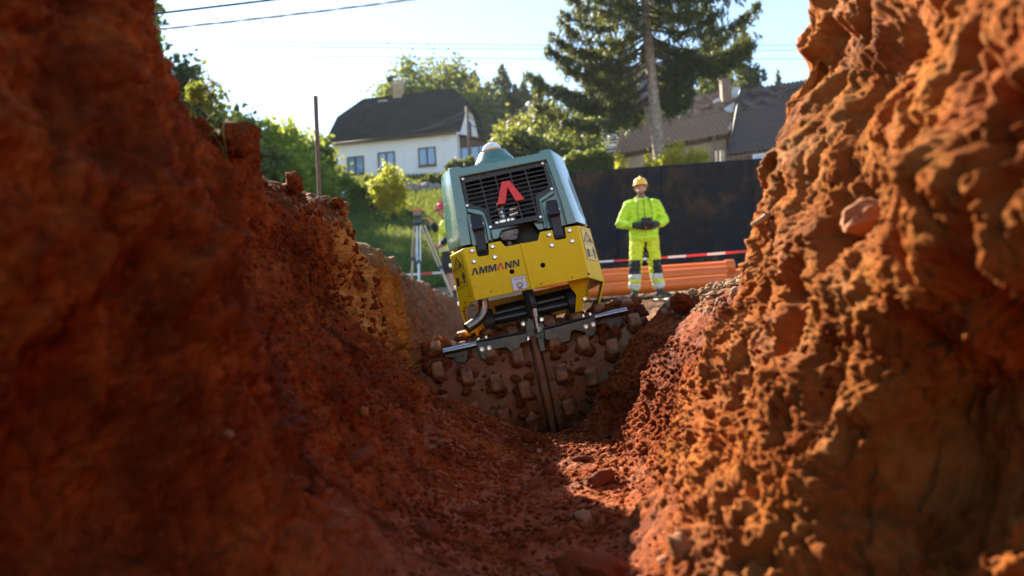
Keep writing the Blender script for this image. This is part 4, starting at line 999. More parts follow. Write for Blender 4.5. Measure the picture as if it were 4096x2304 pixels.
# old tiled house on the right
def roof_tiles(owner, name, A, B, Cc, D, nu, nv, mat, seed, keep=300, lift=.05):
    """A,B ridge left,right; D,Cc eave left,right. Diamond tiles: the ones nearest the eave as parts, the rest one joined part"""
    nrm = (B-A).cross(D-A).normalized()
    if nrm.y > 0: nrm = -nrm
    base = MB().prism([A, B, Cc, D], -nrm*.12).build(name, mat, owner)
    rr = random.Random(seed)
    f = lambda u, v: A.lerp(B, u).lerp(D.lerp(Cc, u), v)
    w = (B-A).length*.5/nu+(Cc-D).length*.5/nu; h = (D-A).length/nv
    ex = (B-A).normalized(); ey = ((D-A)+(Cc-B)).normalized()
    def tm(k):
        pts_ = [ex*0-ey*h*1.05, ex*w*.52, ey*h*1.08, -ex*w*.52]
        mb_ = MB().add([p+nrm*(.012+.018*(q == 2)+.004*k) for q, p in enumerate(pts_)]+[p-nrm*.012 for p in pts_], [(0, 1, 2, 3), (0, 4, 5, 1), (1, 5, 6, 2), (2, 6, 7, 3), (3, 7, 4, 0)])
        me_ = bpy.data.meshes.new('tile'); me_.from_pydata(mb_.v, [], mb_.f); me_.materials.append(mat); return me_, mb_
    protos = [tm(k) for k in range(3)]
    cells = [((i+.5+(.5 if j % 2 else 0))/nu, (j+.5)/nv) for j in range(nv) for i in range(nu)]
    cells = [(u, v) for u, v in cells if .01 < u < .995]
    cells.sort(key=lambda q: -q[1]); rest = MB(); ob = base_of(owner)
    for n_, (u, v) in enumerate(cells):
        p = f(u, v)+nrm*(.01+rr.uniform(-.006, .012)); me_, mb_ = protos[rr.randrange(3)]
        if n_ < keep:
            o_ = obj('tile', me_, base); o_.location = p-ob
        else: rest.add([Vector(q)+p for q in mb_.v], mb_.f)
    if rest.v: tag(rest.build('upper_tiles', mat, base), kind='stuff')
    return base
oh = thing('old_house', 'low old cottage with mossy diamond tiled roofs behind the black fence', 'house', at(2750, 700, 50))
A_, B_, C_, D_ = at(2512, 432, 52.5), at(2960, 355, 52.0), at(2912, 532, 48.0), at(2452, 618, 48.5)
roof_tiles(oh, 'roof', A_, B_, C_, D_, 27, 22, M['tile'], 1)
A2, B2, C2, D2 = at(2962, 362, 51.0), at(3330, 305, 50.5), at(3330, 560, 46.0), at(2914, 616, 46.4)
roof_tiles(oh, 'roof', A2, B2, C2, D2, 22, 22, M['tiledark'], 2)
back = Vector((0, 7, 0))
MB().prism([A_, B_, B_+Vector((0, 4, -3.5)), A_+Vector((0, 4, -3.5))], Z*-.1).build('rear_roof', M['tile'], oh)
MB().prism([A2, B2, B2+Vector((0, 4, -3.5)), A2+Vector((0, 4, -3.5))], Z*-.1).build('rear_roof', M['tiledark'], oh)
w0 = D_.lerp(C_, .03)+V(0, .5, -.05); w1_ = C_+V(0, .5, -.05)
MB().prism([w0, w1_, w1_-Z*6, w0-Z*6], V(0, .3, 0)).build('wall', M['ochrewall'], oh)
w2_ = D2+V(.05, .5, -.05); w3_ = C2+V(0, .5, -.05)
MB().prism([w2_, w3_, w3_-Z*6, w2_-Z*6], V(0, .3, 0)).build('wall', M['ochrewall'], oh)
MB().prism([D2+V(0, .2, -.32), C2+V(0, .2, -.32), C2+V(0, .2, -.05), D2+V(0, .2, -.05)], V(0, .15, 0)).build('eave_board', M['brick'], oh)
MB().prism([w0-V(0, .02, .2), w1_-V(0, .02, .2), w1_-Z*.0-V(0, .02, 0), w0-V(0, .02, 0)], V(0, -.12, 0)).build('eave_board', M['brown'], oh)
window(oh, at(3045, 632, 46.25), Vector((1, 0, .06)).normalized(), V(0, -1, 0), 1.0, .5, 'white', 1, False)
c0 = at(2902, 362, 51.0); MB().box(c0, V(.30, 0, 0), V(0, .30, 0), V(0, 0, .85)).build('chimney', M['brick'], oh); MB().box(c0+Z*.88, V(.36, 0, 0), V(0, .36, 0), V(0, 0, .06)).build('cap', M['brick'], oh)
c0 = at(2537, 432, 52.5); MB().box(c0+Z*.1, V(.28, 0, 0), V(0, .3, 0), V(0, 0, .75)).build('chimney', M['brick'], oh)
nr = (B_-A_).cross(D_-A_).normalized(); nr = -nr if nr.y > 0 else nr
rp = lambda px, py: (lambda d_: d_*(A_.dot(nr)/d_.dot(nr)))(at(px, py, 1.0))
for pl in ([(2850,412), (2862,400), (2886,396), (2890,410), (2868,412), (2855,420)], [(2935,355), (2962,352), (2950,395), (2925,398), (2912,388)], [(2896,440), (2938,412), (2932,455), (2905,450)], [(2895,522), (2912,508), (2925,495), (2920,527), (2900,528)], [(2512,440), (2530,437), (2530,446), (2512,452)]):
    MB().prism([rp(*q)+nr*.10 for q in pl], -nr*.03).build('flashing', M['zincsheet'], oh)
MB().prism([at(2960, 358, 50.9), at(2972, 358, 50.9), at(2924, 616, 46.2), at(2912, 616, 46.2)], V(0, .2, 0)).build('valley_strip', M['dark'], oh)
MB().cyl(at(2855, 545, 47.9), at(2870, 690, 47.9), .06, n=8).build('downpipe', M['brick'], oh)

# timber cottage with the tall slate roof behind the spruce
tcg = thing('timber_cottage', 'dark log cottage with white chinking and tall slate roof behind the spruce', 'house', at(2450, 700, 64))
MB().prism([at(2340, 300, 68), at(2760, 235, 68), at(2790, 440, 63), at(2342, 492, 63)], Z*.2).build('roof', M['slatebrown'], tcg)
MB().prism([at(2340, 300, 68), at(2760, 235, 68), at(2760, 235, 68)+V(0, 5, -5), at(2340, 300, 68)+V(0, 5, -5)], Z*.2).build('rear_roof', M['slatebrown'], tcg)
MB().prism([at(2340, 490, 62.6), at(2500, 472, 62.6), at(2500, 484, 62.6), at(2340, 504, 62.6)], V(0, .3, 0)).build('eave_board', M['zincsheet'], tcg)
MB().prism([at(2366, 496, 64), at(2790, 440, 64), at(2790, 900, 64), at(2366, 910, 64)], V(0, .3, 0)).build('wall', M['log'], tcg)
for k in range(8):
    y_ = 522+k*12.5
    MB().prism([at(2362, y_+2, 63.9), at(2600, y_-26, 63.9), at(2600, y_-22.5, 63.9), at(2362, y_+5.5, 63.9)], V(0, .1, 0)).build('chinking', M['white'], tcg)
MB().prism([at(2362, 585, 63.8), at(2490, 570, 63.8), at(2490, 580, 63.8), at(2362, 596, 63.8)], V(0, .1, 0)).build('chinking', M['white'], tcg)
window(tcg, at(2433, 528, 63.8), Vector((1, 0, .05)).normalized(), V(0, -1, 0), .85, 1.0, 'white', 1, False)

# small glass greenhouse by the white house
m_, nt, b = newmat('greenhouse_glass'); b.inputs['Base Color'].default_value = (.75, .82, .80, 1); setp(b, rough=.25, trans=.5, spec=.6); M['ghglass'] = m_
gh = thing('greenhouse', 'small pale glazed greenhouse left of the white house', 'greenhouse', at(1300, 745, 58))
for px in (1284, 1298, 1312, 1326, 1340): MB().cyl(at(px, 672+abs(1312-px)*.5, 58), at(px, 748, 58), .04, n=6).build('post', M['white'], gh)
for p0, p1 in ((1284, 1298), (1298, 1312), (1312, 1326), (1326, 1340)):
    MB().prism([at(p0+1, 674+abs(1312-p0)*.5, 58), at(p1-1, 674+abs(1312-p1)*.5, 58), at(p1-1, 746, 58), at(p0+1, 746, 58)], V(0, .04, 0)).build('pane', M['ghglass'], gh)
MB().prism([at(1280, 690, 58), at(1312, 672, 58), at(1344, 688, 58), at(1312, 676, 58)], V(0, 3, 0)).build('roof', M['ghglass'], gh)
# stone bank below the house, box and boulders
tag(MB().box(at(1403, 790, 43.3), V(.42, 0, .03), V(0, .4, 0), V(0, 0, .30)).build('garden_box', M['plaster'], None, origin=at(1403, 790, 43.3), bevel=.03), 'pale garden box standing on the lawn below the white house', 'box')
for k, (px, py, s_) in enumerate([(1640, 775, .8), (1700, 770, .7), (1750, 765, .6), (1590, 790, .6), (1480, 795, .6), (1330, 785, .7), (1680, 795, .5)]):
    o_ = obj('boulder', rock_mesh('boulder', 50+k, 3, .4, M['stone_grey'], .7)); o_.location = at(px, py, 45); o_.scale = (s_, s_, s_)
    tag(o_, ['grey boulder in the bank behind the surveyor', 'large boulder under the hedge next to the machine hood', 'boulder at the right end of the bank by the hood', 'boulder right of the small yellow tree crown', 'boulder left of the small yellow tree crown', 'boulder below the left corner of the white house', 'low boulder in front of the others by the hood'][k], 'boulder', 'boulders along the bank below the house')

# ------------------------------------------------------------------ black fence, pipes, barrier tape
m_, nt, b = newmat('black_membrane'); tc = coords(nt)
c = ramp(nt, nz(nt, 1.6, 8, .7, tc, .9), [(.36, (.005, .010, .024)), (.50, (.013, .012, .014)), (.66, (.055, .034, .022))])
nt.links.new(c, b.inputs['Base Color']); nt.links.new(ramp(nt, nz(nt, 3, 6, .6, tc), [(.3, (.6, .6, .6)), (.7, (.85, .85, .85))]), b.inputs['Roughness'])
bump(nt, b, nz(nt, 5, 8, .65, coords(nt, 'Object', (1.6, 1, .5)), .6), .9, .06); setp(b, spec=.15); M['membrane'] = m_
fe = thing('site_fence', 'long black membrane covered site fence behind the operator', 'fence', at(2700, 1120, 18.0))
pxs = [2120, 2300, 2470, 2640, 2820, 3010, 3200, 3420]
def ftop(px): return 702-(px-2120)*.0722
for a_, b_ in zip(pxs[:-1], pxs[1:]):
    ya, yb = 18.4-(a_-2120)*.0006, 18.4-(b_-2120)*.0006
    nx_, nz_ = 26, 40; sh = MB(); vv = []
    for j in range(nz_+1):
        for i in range(nx_+1):
            u = i/nx_; v = j/nz_; px = a_+(b_-a_)*u
            top = at(px, ftop(px), ya+(yb-ya)*u); bot = at(px, 1150-(px-2120)*.05, ya+(yb-ya)*u); p = top.lerp(bot, v)
            w_ = .035*mnoise.noise(Vector((p.x*2.2, p.z*1.1, 3)))+.02*mnoise.noise(Vector((p.x*6, p.z*2.5, 9))) + .022*math.exp(-((u-.03)/.025)**2)
            vv.append(p+V(0, -w_, 0))
    fs_ = [(j*(nx_+1)+i, j*(nx_+1)+i+1, (j+1)*(nx_+1)+i+1, (j+1)*(nx_+1)+i) for j in range(nz_) for i in range(nx_)]
    so = sh.add(vv, fs_).build('sheet', M['membrane'], fe, smooth=True)
    sm = so.modifiers.new('thick', 'SOLIDIFY'); sm.thickness = .01
    MB().cyl(at(a_, 1120, ya+.12), at(a_, ftop(a_)+6, ya+.12), .035, n=8).build('post', M['dark'], fe)
MB().box((at(2120, ftop(2120)+4, 18.52)+at(3420, ftop(3420)+4, 17.75))/2, (at(3420, ftop(3420)+4, 17.75)-at(2120, ftop(2120)+4, 18.52))/2, V(0, .02, 0), Z*.03).build('top_rail', M['dark'], fe)
M['pipe'] = mk('orange_pvc', (.66, .135, .015), .38, var=.05, scale=4, dirt=(.40, .20, .09), dirtamt=-.05, dscale=3, spec=.5)
def pipe(label, x0, y0, x1, y1, Y0, Y1, r=.10, socket=True):
    a_, b_ = at(x0, y0, Y0), at(x1, y1, Y1); t = (b_-a_).normalized(); L = (b_-a_).length
    pr = [(r, 0), (r, L)] + ([(r, L), (r*1.18, L+.03), (r*1.2, L+.06), (r*1.2, L+.16), (r*1.16, L+.165), (r*1.08, L+.165), (r*1.08, L+.05), (r*.93, L)] if socket else [(r*.93, L)]) + [(r*.93, 0), (r, 0)]
    o_ = MB().lathe(a_, t, pr, 28).build('sewer_pipe', M['pipe'], None, origin=a_, smooth=True, auto=35)
    return tag(o_, label, 'pipe', 'orange sewer pipes')
pipe('orange plastic pipe lying in front, nearest the operator boots', 2140, 1182, 2905, 1122, 12.75, 12.75, .105, False)
pipe('orange pipe resting second in the stack behind the front pipe', 2140, 1142, 2905, 1088, 12.98, 12.98, .105, False)
pipe('orange pipe on top at the back of the stack', 2140, 1118, 2895, 1068, 13.25, 13.2, .098, True)
pipe('orange pipe at the back right whose socket sticks out past the others', 2350, 1150, 2955, 1100, 13.35, 13.3, .105, True)
M['tape_r'] = mk('red_tape', (.66, .03, .025), .4, var=.04); M['tape_w'] = mk('white_tape', (.8, .78, .74), .4, var=.04)
tp = MB(); key = [(1500, 1108, 14.9), (1600, 1101, 15.0), (1770, 1090, 14.8), (2080, 1069, 14.6), (2400, 1047, 14.2), (2700, 1027, 13.9), (3075, 998, 13.0), (3300, 980, 12.6)]
kx = np.array(key, float); n_ = 150
xs_ = np.linspace(1500, 3300, n_); yy_ = pchip(kx[:, 0], kx[:, 1], xs_); dd_ = pchip(kx[:, 0], kx[:, 2], xs_)
for i in range(n_-1):
    q = []
    for k in (i, i+1):
        c_ = at(xs_[k], yy_[k], dd_[k]); a_ = .35+.35*math.sin(xs_[k]*.006); w_ = .021
        q.append((c_+Vector((0, w_*math.sin(a_), w_*math.cos(a_))), c_-Vector((0, w_*math.sin(a_), w_*math.cos(a_)))))
    mi = int(at(xs_[i], yy_[i], dd_[i]).x*3.3+100) % 2
    tp.quad(q[0][1], q[1][1], q[1][0], q[0][0], mi)
tag(tp.build('barrier_tape', [M['tape_r'], M['tape_w']], None, origin=at(2400, 1047, 14.2)), 'red and white barrier tape stretched across the site behind the operator', 'tape')
M['postwood'] = mk('weathered_wood', (.42, .35, .27), .8, var=.25, scale=9)
for px, lb in ((2868, 'thin grey wooden post stub above the black fence'), (2890, 'thicker wooden post stub above the black fence')):
    tag(MB().cyl(at(px, 680, 20), at(px-1, 603, 20), .030 if px < 2880 else .06, n=10).build('fence_post', M['postwood'], None, origin=at(px, 680, 20), smooth=True, auto=40), lb, 'post')
M['rust'] = mk('rusty_steel', (.12, .062, .04), .7, var=.35, scale=30)
p0, p1 = at(1281, 800, 6.0), at(1262, 385, 6.0)
tag(MB().cyl(p0-Z*.7, p1, .016, n=10).build('survey_rod', M['rust'], None, origin=p0, smooth=True, auto=40), 'tall thin rusty rod standing up behind the left rim', 'rod')

# ------------------------------------------------------------------ power poles and overhead lines
M['cable'] = mk('black_cable', (.012, .014, .018), .5, var=.1); M['cable2'] = mk('twisted_cable', (.10, .16, .24), .45, var=.2)
M['concrete'] = mk('concrete_pole', (.33, .31, .28), .8, var=.15); M['polewood'] = mk('pole_wood', (.13, .10, .08), .8, var=.25)
def wire(name, label, a_, b_, sag, r, mat, twist=0):
    n_ = 40; pts_ = []
    for i in range(n_+1):
        t = i/n_; pts_.append(a_.lerp(b_, t)-Z*(sag*4*t*(1-t)))
    mb = MB()
    if not twist: mb.tube(pts_, r, 6, mi=0)
    else:
        n2 = 600; 
        for s_ in (0, 1):
            q = []
            for i in range(n2+1):
                t = i/n2; p = a_.lerp(b_, t)-Z*(sag*4*t*(1-t)); an_ = t*twist+s_*math.pi
                q.append(p+Vector((0, math.cos(an_), math.sin(an_)))*r)
            mb.tube(q, r*.95, 6, mi=s_)
    return tag(mb.build(name, mats(mat) if not isinstance(mat, list) else [M[x] for x in mat], None, origin=a_, smooth=True), label, 'cable')
wire('overhead_cable', 'thick black overhead cable crossing the top left sky', at(-900, 215, 9.0), at(3400, -330, 11.0), .12, .0125, 'cable')
wire('overhead_cable', 'twisted pale blue overhead cable below the black one', at(-900, 240, 10.5), at(3600, -330, 12.0), .30, .0085, ['cable2', 'zincsheet'], 150)
for k, (y0, y1) in enumerate(((170, 245), (182, 268), (225, 300))):
    wire('power_line', ['uppermost thin power line far behind the spruce', 'middle thin power line far behind the spruce', 'lowest thin power line far behind the spruce'][k], at(-300, y0-30, 70), at(4300, y1-72, 70), .5, .022, 'cable')
cp = at(2118, 405, 70)
tag(MB().tube([cp-Z*9, cp], [.20, .13], 10).build('power_pole', M['concrete'], None, origin=cp-Z*9, smooth=True), 'grey concrete power pole among the trees behind the hood', 'pole')
hp2 = at(1866, 425, 55); 
tag(MB().tube([at(1884, 660, 55)-Z*1, hp2], [.15, .10], 10).build('power_pole', M['polewood'], None, origin=at(1884, 660, 55)-Z*1, smooth=True), 'wooden power pole in front of the white gable', 'pole')
for k in range(3):
    wire('service_line', ['upper drooping line between the two poles', 'middle drooping line between the two poles', 'lower drooping line between the two poles'][k], hp2-Z*(.2+.5*k), cp-Z*(.1+.35*k), 1.1, .03, 'cable')
    if k < 2: wire('service_line', ['upper service line from the pole to the white house', 'lower service line from the pole to the white house'][k], hp2-Z*(.3+.4*k), hp_(L_*.75, -.2, zE-.2+.5*k), .5, .02, 'cable')
# ------------------------------------------------------------------ trees, shrubs, hedges, grass
L1 = leafmat('leaf_green', [(.018, .042, .010), (.038, .075, .015), (.080, .115, .022)], .35, 1.2)
L2 = leafmat('leaf_yellow_green', [(.09, .12, .016), (.20, .21, .024), (.34, .29, .040)], .5, 1.4)
L3 = leafmat('leaf_dark', [(.014, .030, .010), (.028, .055, .014), (.055, .085, .020)], .3, 1.1)
L4 = leafmat('leaf_bright', [(.06, .12, .014), (.12, .20, .022), (.22, .28, .035)], .5, 1.2)
L6 = leafmat('leaf_lemon', [(.14, .15, .014), (.30, .27, .02), (.46, .38, .04)], .5, 1.4)
L5 = leafmat('leaf_autumn', [(.040, .036, .012), (.085, .075, .020), (.17, .13, .035)], .3, 1.2)
N1 = leafmat('needles', [(.010, .022, .013), (.020, .040, .020), (.042, .060, .026)], .22, .8)
N2 = leafmat('needles_olive', [(.010, .020, .011), (.022, .036, .016), (.055, .064, .024)], .2, .7)  # needle green slightly warmer than the one above
M['bark'] = mk('dark_bark', (.055, .042, .034), .9, var=.35, scale=5, bmp=.5, bscale=18, bdist=.03)
M['sprucebark'] = mk('spruce_bark', (.24, .20, .17), .9, var=.35, scale=6, bmp=.5, bscale=20, bdist=.03)
def np_mesh(name, vv, nper, mat):
    vv = np.ascontiguousarray(vv, np.float32); n = len(vv)
    me_ = bpy.data.meshes.new(name); me_.vertices.add(n); me_.vertices.foreach_set('co', vv.ravel())
    me_.loops.add(n); me_.loops.foreach_set('vertex_index', np.arange(n, dtype=np.int32))
    me_.polygons.add(n//nper); me_.polygons.foreach_set('loop_start', np.arange(0, n, nper, dtype=np.int32)); me_.update(); me_.validate()
    me_.materials.append(mat); return me_
def leaf_quads(P_, size, rg, aspect=.62, droop=0.0):
    """one rhombic leaf per point"""
    n = len(P_); a = rg.normal(size=(n, 3)); a[:, 2] -= droop; a /= np.linalg.norm(a, axis=1)[:, None]
    b_ = np.cross(a, rg.normal(size=(n, 3))); b_ /= np.linalg.norm(b_, axis=1)[:, None]
    s = (size*(.6+.8*rg.random(n)))[:, None] if np.ndim(size) == 0 else size[:, None]
    return np.stack([P_-a*s*.5, P_+b_*s*.5*aspect, P_+a*s*.5, P_-b_*s*.5*aspect], 1).reshape(-1, 3)
def crown_pts(rg, n, clumps, rad, spread, low=-.75, hollow=.45):
    c = rg.normal(size=(clumps, 3)); c /= np.linalg.norm(c, axis=1)[:, None]
    c *= (hollow+(1-hollow)*rg.random(clumps)**.6)[:, None]; c = c[c[:, 2] > low]
    w = .5+rg.random(len(c)); w /= w.sum()
    k = rg.choice(len(c), n, p=w); g = rg.normal(size=(n, 3))*spread*(.6+.8*rg.random(len(c)))[k][:, None]
    return (c[k]+g)*np.array(rad)
def leafy(name, label, cat, base, h, rad, n, size, mat, seed, group=None, trunk=.3, spread=.17, clumps=60, trunk_r=None, lean=0, bark='bark', zc=None):
    rg = np.random.default_rng(seed); t = thing(name, label, cat, base, group); base = Vector(base)
    cz = h-rad[2]*.95 if zc is None else zc
    P_ = crown_pts(rg, n, clumps, rad, spread)+np.array([lean, 0, cz])+np.array(base)
    me_ = np_mesh('crown', leaf_quads(P_, size, rg)-np.array(base_of(t)), 4, mat)
    obj('crown', me_, t)
    r0 = trunk_r or h*.025
    mb = MB().tube([base-Z*.3, base+V(lean*.3, 0, cz*.5), base+V(lean*.7, 0, cz), base+V(lean, 0, cz+rad[2]*.5)], [r0, r0*.8, r0*.55, r0*.2], 8)
    for k in range(7):
        a_ = rg.random()*6.28; q = base+V(lean*.7, 0, cz*(.6+.5*rg.random()))
        mb.tube([q, q+V(math.cos(a_)*rad[0]*.4, math.sin(a_)*rad[1]*.4, rad[2]*.25), q+V(math.cos(a_)*rad[0]*.75, math.sin(a_)*rad[1]*.75, rad[2]*.5)], [r0*.4, r0*.25, r0*.08], 6)
    mb.build('trunk', M[bark], t, smooth=True)
    return t
def conifer(name, label, base, h, r, n, mat, seed, group=None, bare=.08, size=.35, trunk_r=None):
    rg = np.random.default_rng(seed); t = thing(name, label, 'tree', base, group)
    z = bare+(1-bare)*(1-np.sqrt(rg.random(n)))                        # more foliage low down
    tier = np.floor(z*h/.55); ta = rg.random(2000)*6.28
    nb = 7; k = rg.integers(0, nb, n); ang = ta[(tier.astype(int)*nb+k) % 2000]+rg.normal(size=n)*.16
    lenf = (.72+.5*rg.random(2000))[(tier.astype(int)*nb+k) % 2000]
    rr = r*(1-z)**.85*lenf*np.sqrt(rg.random(n)); zz = z*h-rr*.28+rg.normal(size=n)*.10+ .12*(rr/r)**2*h*.1
    P_ = np.stack([np.cos(ang)*rr, np.sin(ang)*rr, zz], 1)
    P_ += np.array(base)-np.array(base_of(t))
    obj('crown', np_mesh('crown', leaf_quads(P_, size, rg, .4, .5), 4, mat), t)
    MB().tube([Vector(base)-Z*.5, Vector(base)+Z*h*.97], [trunk_r or h*.016, .02], 8).build('trunk', M['bark'], t, smooth=True)
    return t

# the big spruce behind the fence
sb = at(2640, 660, 30.0); st = Vector((sb.x-.55, sb.y, sb.z+16)); gb = tzp(sb.x, 30)
sp = thing('spruce_tree', 'big spruce with bare pale trunk and drooping boughs behind the black fence', 'tree', (sb.x, 30, gb))
MB().tube([Vector((sb.x+.06, 30, gb-.3)), sb, sb.lerp(st, .25), sb.lerp(st, .5), st], [.30, .235, .19, .13, .02], 14).build('trunk', M['sprucebark'], sp, smooth=True)
rg = np.random.default_rng(5); lv = []; br = MB()
zs = np.concatenate([np.linspace(2.5, 5.2, 38), np.linspace(5.2, 14.5, 100)])
for k, zz in enumerate(zs):
    q = sb.lerp(st, zz/16); a_ = k*2.399+rg.normal()*.25
    ln = (4.3 if zz > 2.4 else 2.6+zz*.5)*(1-max(0, zz-4)/13)*(.75+.4*rg.random())
    if zz < 5.2:                                              # low boughs as in the photo: long to both sides
        a_ = (0 if k % 2 else math.pi)+abs(rg.normal())*.55*(1 if k % 2 else -1)
    if zz < 4.3 and math.cos(a_) > 0: ln *= .42
    dx, dy = math.cos(a_), math.sin(a_)
    pts_ = []
    for i in range(9):
        t = i/8; pts_.append(q+Vector((dx*ln*t, dy*ln*t, -.42*ln*math.sin(t*2.2)*.55+ .26*ln*t**2.6)))
    br.tube(pts_, [.05*(1-.85*i/8) for i in range(9)], 5)
    nt_ = int(38*ln/3)
    for _ in range(nt_):
        t = .16+.84*rg.random()**.8; i = min(7, int(t*8)); p = pts_[i].lerp(pts_[i+1], t*8-i)
        sd = rg.choice([-1, 1])*rg.random()*.75*(1-.55*t)*ln*.30
        s0_ = p+Vector((-dy*sd+dx*abs(sd)*.4, dx*sd+dy*abs(sd)*.4, -.05-abs(sd)*.15)); hang = (.25+.75*rg.random())*(1.05-.5*t)
        m_n = 20
        tt = rg.random(m_n)[:, None]
        base_ = np.array(p)[None, :]*(1-tt)+np.array(s0_)[None, :]*tt
        dn = rg.random(m_n)*hang*tt[:, 0]
        base_ = base_+rg.normal(size=(m_n, 3))*.05; base_[:, 2] -= dn
        lv.append(base_)
P_ = np.concatenate(lv)-np.array(base_of(sp))
obj('crown', np_mesh('crown', leaf_quads(P_, .25, rg, .21, 1.4), 4, N2), sp)
br.build('boughs', M['bark'], sp, smooth=True)

def T(px, py, Y): p = at(px, py, Y); return p
# forest edge behind the house
gF = 'trees on the hill behind the white house'
con = [(2007, 250, 88, 1.0, 'tallest dark spruce left of the concrete pole'), (2155, 293, 84, .9, 'dark spruce just right of the concrete pole'), (1897, 278, 92, .9, 'slim spruce behind the right roof end of the white house'),
       (2092, 315, 90, .75, 'thin spruce between the two dark spruces'), (2060, 335, 86, .8, 'short spruce behind the concrete pole'), (1955, 330, 84, .8, 'short spruce left of the tallest dark spruce'), (2205, 400, 88, .6, 'small spruce top at the right end of the dark spruces')]
for k, (px, py, Y, f_, lb) in enumerate(con):
    top = at(px, py, Y); g_ = tzp(top.x, Y); g_ = min(g_, top.z-13*f_)
    conifer('spruce_tree', lb, (top.x, Y, g_), top.z-g_, 6.2*f_, 22000, N1, 100+k, gF, size=.5)
dec = [(1655, 265, 86, 3.6, L1, 'broadleaf tree right above the white house chimney'), (1735, 278, 88, 4.0, L1, 'green broadleaf tree behind the middle of the house ridge'), (1818, 272, 90, 3.2, L5, 'yellowish broadleaf tree behind the right part of the house ridge'),
       (1590, 365, 84, 2.6, L1, 'low tree top showing over the ridge left of the chimney'), (1540, 385, 86, 2.2, L3, 'thin tree top over the ridge by the left hip'), (1880, 370, 80, 3.2, L3, 'dark broadleaf tree behind the white gable')]
for k, (px, py, Y, r_, mt, lb) in enumerate(dec):
    top = at(px, py, Y); g_ = min(tzp(top.x, Y), top.z-10); leafy('broadleaf_tree', lb, 'tree', (top.x, Y, g_), top.z-g_, (r_, r_, (top.z-g_)*.42), 7000, .45, mt, 200+k, gF, clumps=90)
# trees on the left
gL = 'trees on the left behind the trench rim'
for k, (px, py, Y, r_, n, mt, lb, cf) in enumerate([
    (665, 262, 52, 1.8, 6000, N1, 'slender dark tree top furthest left above the rim', 1), (745, 285, 52, 1.7, 7000, L3, 'tall dark tree second from the left above the rim', 0), (820, 390, 52, 1.8, 7000, L3, 'dark tree right of the tall ones above the left rim', 0),
    (945, 415, 62, 2.4, 7000, N1, 'dark spruce top above the bright bushes on the left', 1)]):
    top = at(px, py, Y); g_ = min(tzp(top.x, Y), top.z-9)
    if cf: conifer('spruce_tree', lb, (top.x, Y, g_), top.z-g_, r_, n, mt, 300+k, gL, size=.4)
    else: leafy('broadleaf_tree', lb, 'tree', (top.x, Y, g_), top.z-g_, (r_, r_, (top.z-g_)*.45), n, .42, mt, 300+k, gL, clumps=110)
gB = 'bushes on the left lawn edge'
for k, (px, py, Y, r_, hh, mt, lb) in enumerate([(900, 520, 40, 2.0, 5, L4, 'bright green bush behind the clods on the left rim'), (1030, 500, 42, 2.2, 5.5, L1, 'round green bush left of the bright tall shrub'), (1130, 510, 41, 1.7, 5, L4, 'bright tall shrub with spiky top left of the rod'),
    (1215, 570, 43, 1.6, 4.5, L1, 'green bush just left of the rod'), (1175, 640, 38, 1.9, 3.8, L4, 'low sunlit bush in front of the other bushes left of the rod'), (1290, 590, 50, 1.5, 5, L3, 'dark bush right behind the rod'), (1030, 620, 37, 1.6, 3.6, L1, 'low bush behind the pointed clod')]):
    top = at(px, py, Y); leafy('bush', lb, 'bush', (top.x, Y, top.z-hh), hh, (r_, r_, hh*.46), 6000, .30, mt, 400+k, gB, clumps=80, zc=hh*.56)
# garden in front of the house
top = at(1565, 672, 33); g_ = at(1578, 915, 33)
leafy('garden_tree', 'small round yellow leaved tree on the lawn below the house', 'tree', (g_.x, 33, g_.z), top.z-g_.z, (.74, .74, 1.0), 3600, .14, L6, 501, trunk=.3, clumps=34, spread=.2, trunk_r=.035, lean=-.12)
top = at(1470, 690, 36); g_ = at(1492, 870, 36)
leafy('garden_tree', 'gnarled apple tree with dark trunk left of the yellow tree', 'tree', (g_.x, 36, g_.z), top.z-g_.z, (1.25, 1.1, .75), 2300, .16, L1, 502, clumps=40, spread=.13, trunk_r=.13, lean=-.25)
def hedge(label, x0, x1, yt0, yt1, yb, Y, thick, mat, seed, n=5000, size=.2):
    rg_ = np.random.default_rng(seed); a_, b_ = at(x0, yb, Y), at(x1, yb, Y)
    u = rg_.random(n); pt = yt0+(yt1-yt0)*u; px = x0+(x1-x0)*u
    zt = np.array([at(q, w_, Y).z for q, w_ in zip(px, pt)]); zb = np.array([at(q, yb, Y).z for q in px]); xx = np.array([at(q, yb, Y).x for q in px])
    bumpy = .22*np.sin(xx*2.3+seed)+.14*np.sin(xx*5.1)+.08*np.sin(xx*11)
    v = rg_.random(n)**.6; zz = zb+(zt+bumpy-zb)*v; yy = Y+(rg_.random(n)-.5)*thick*np.sqrt(np.maximum(.05, 1-(v-.3)**2))
    P_ = np.stack([xx, yy, zz], 1)+rg_.normal(size=(n, 3))*.05
    o_ = np.array(a_); me_ = np_mesh('hedge', leaf_quads(P_, size, rg_)-o_, 4, mat)
    t = thing('hedge', label, 'hedge', a_); obj('foliage', me_, t)
    mb = MB()
    for k in range(6): q = a_.lerp(b_, (k+.5)/6); mb.tube([q-Z*.3, q+Z*.4], [.06, .03], 6)
    mb.build('stems', M['bark'], t)
hedge('dark clipped hedge along the right base of the white house', 1590, 1800, 730, 712, 805, 46, 1.6, L3, 61, 6000, .22)
hedge('low dark hedge below the left windows of the white house', 1310, 1480, 765, 755, 810, 47, 1.6, L3, 62, 4500, .2)
hedge('trimmed green hedge above the left end of the black fence', 2240, 2470, 640, 610, 890, 34, 1.6, L1, 63, 12000, .16)
hedge('grassy bank edge between house and boulders', 1790, 2010, 650, 640, 760, 50, 1.4, L3, 64, 5000, .2)
gR = 'shrubs between the hood and the old house'
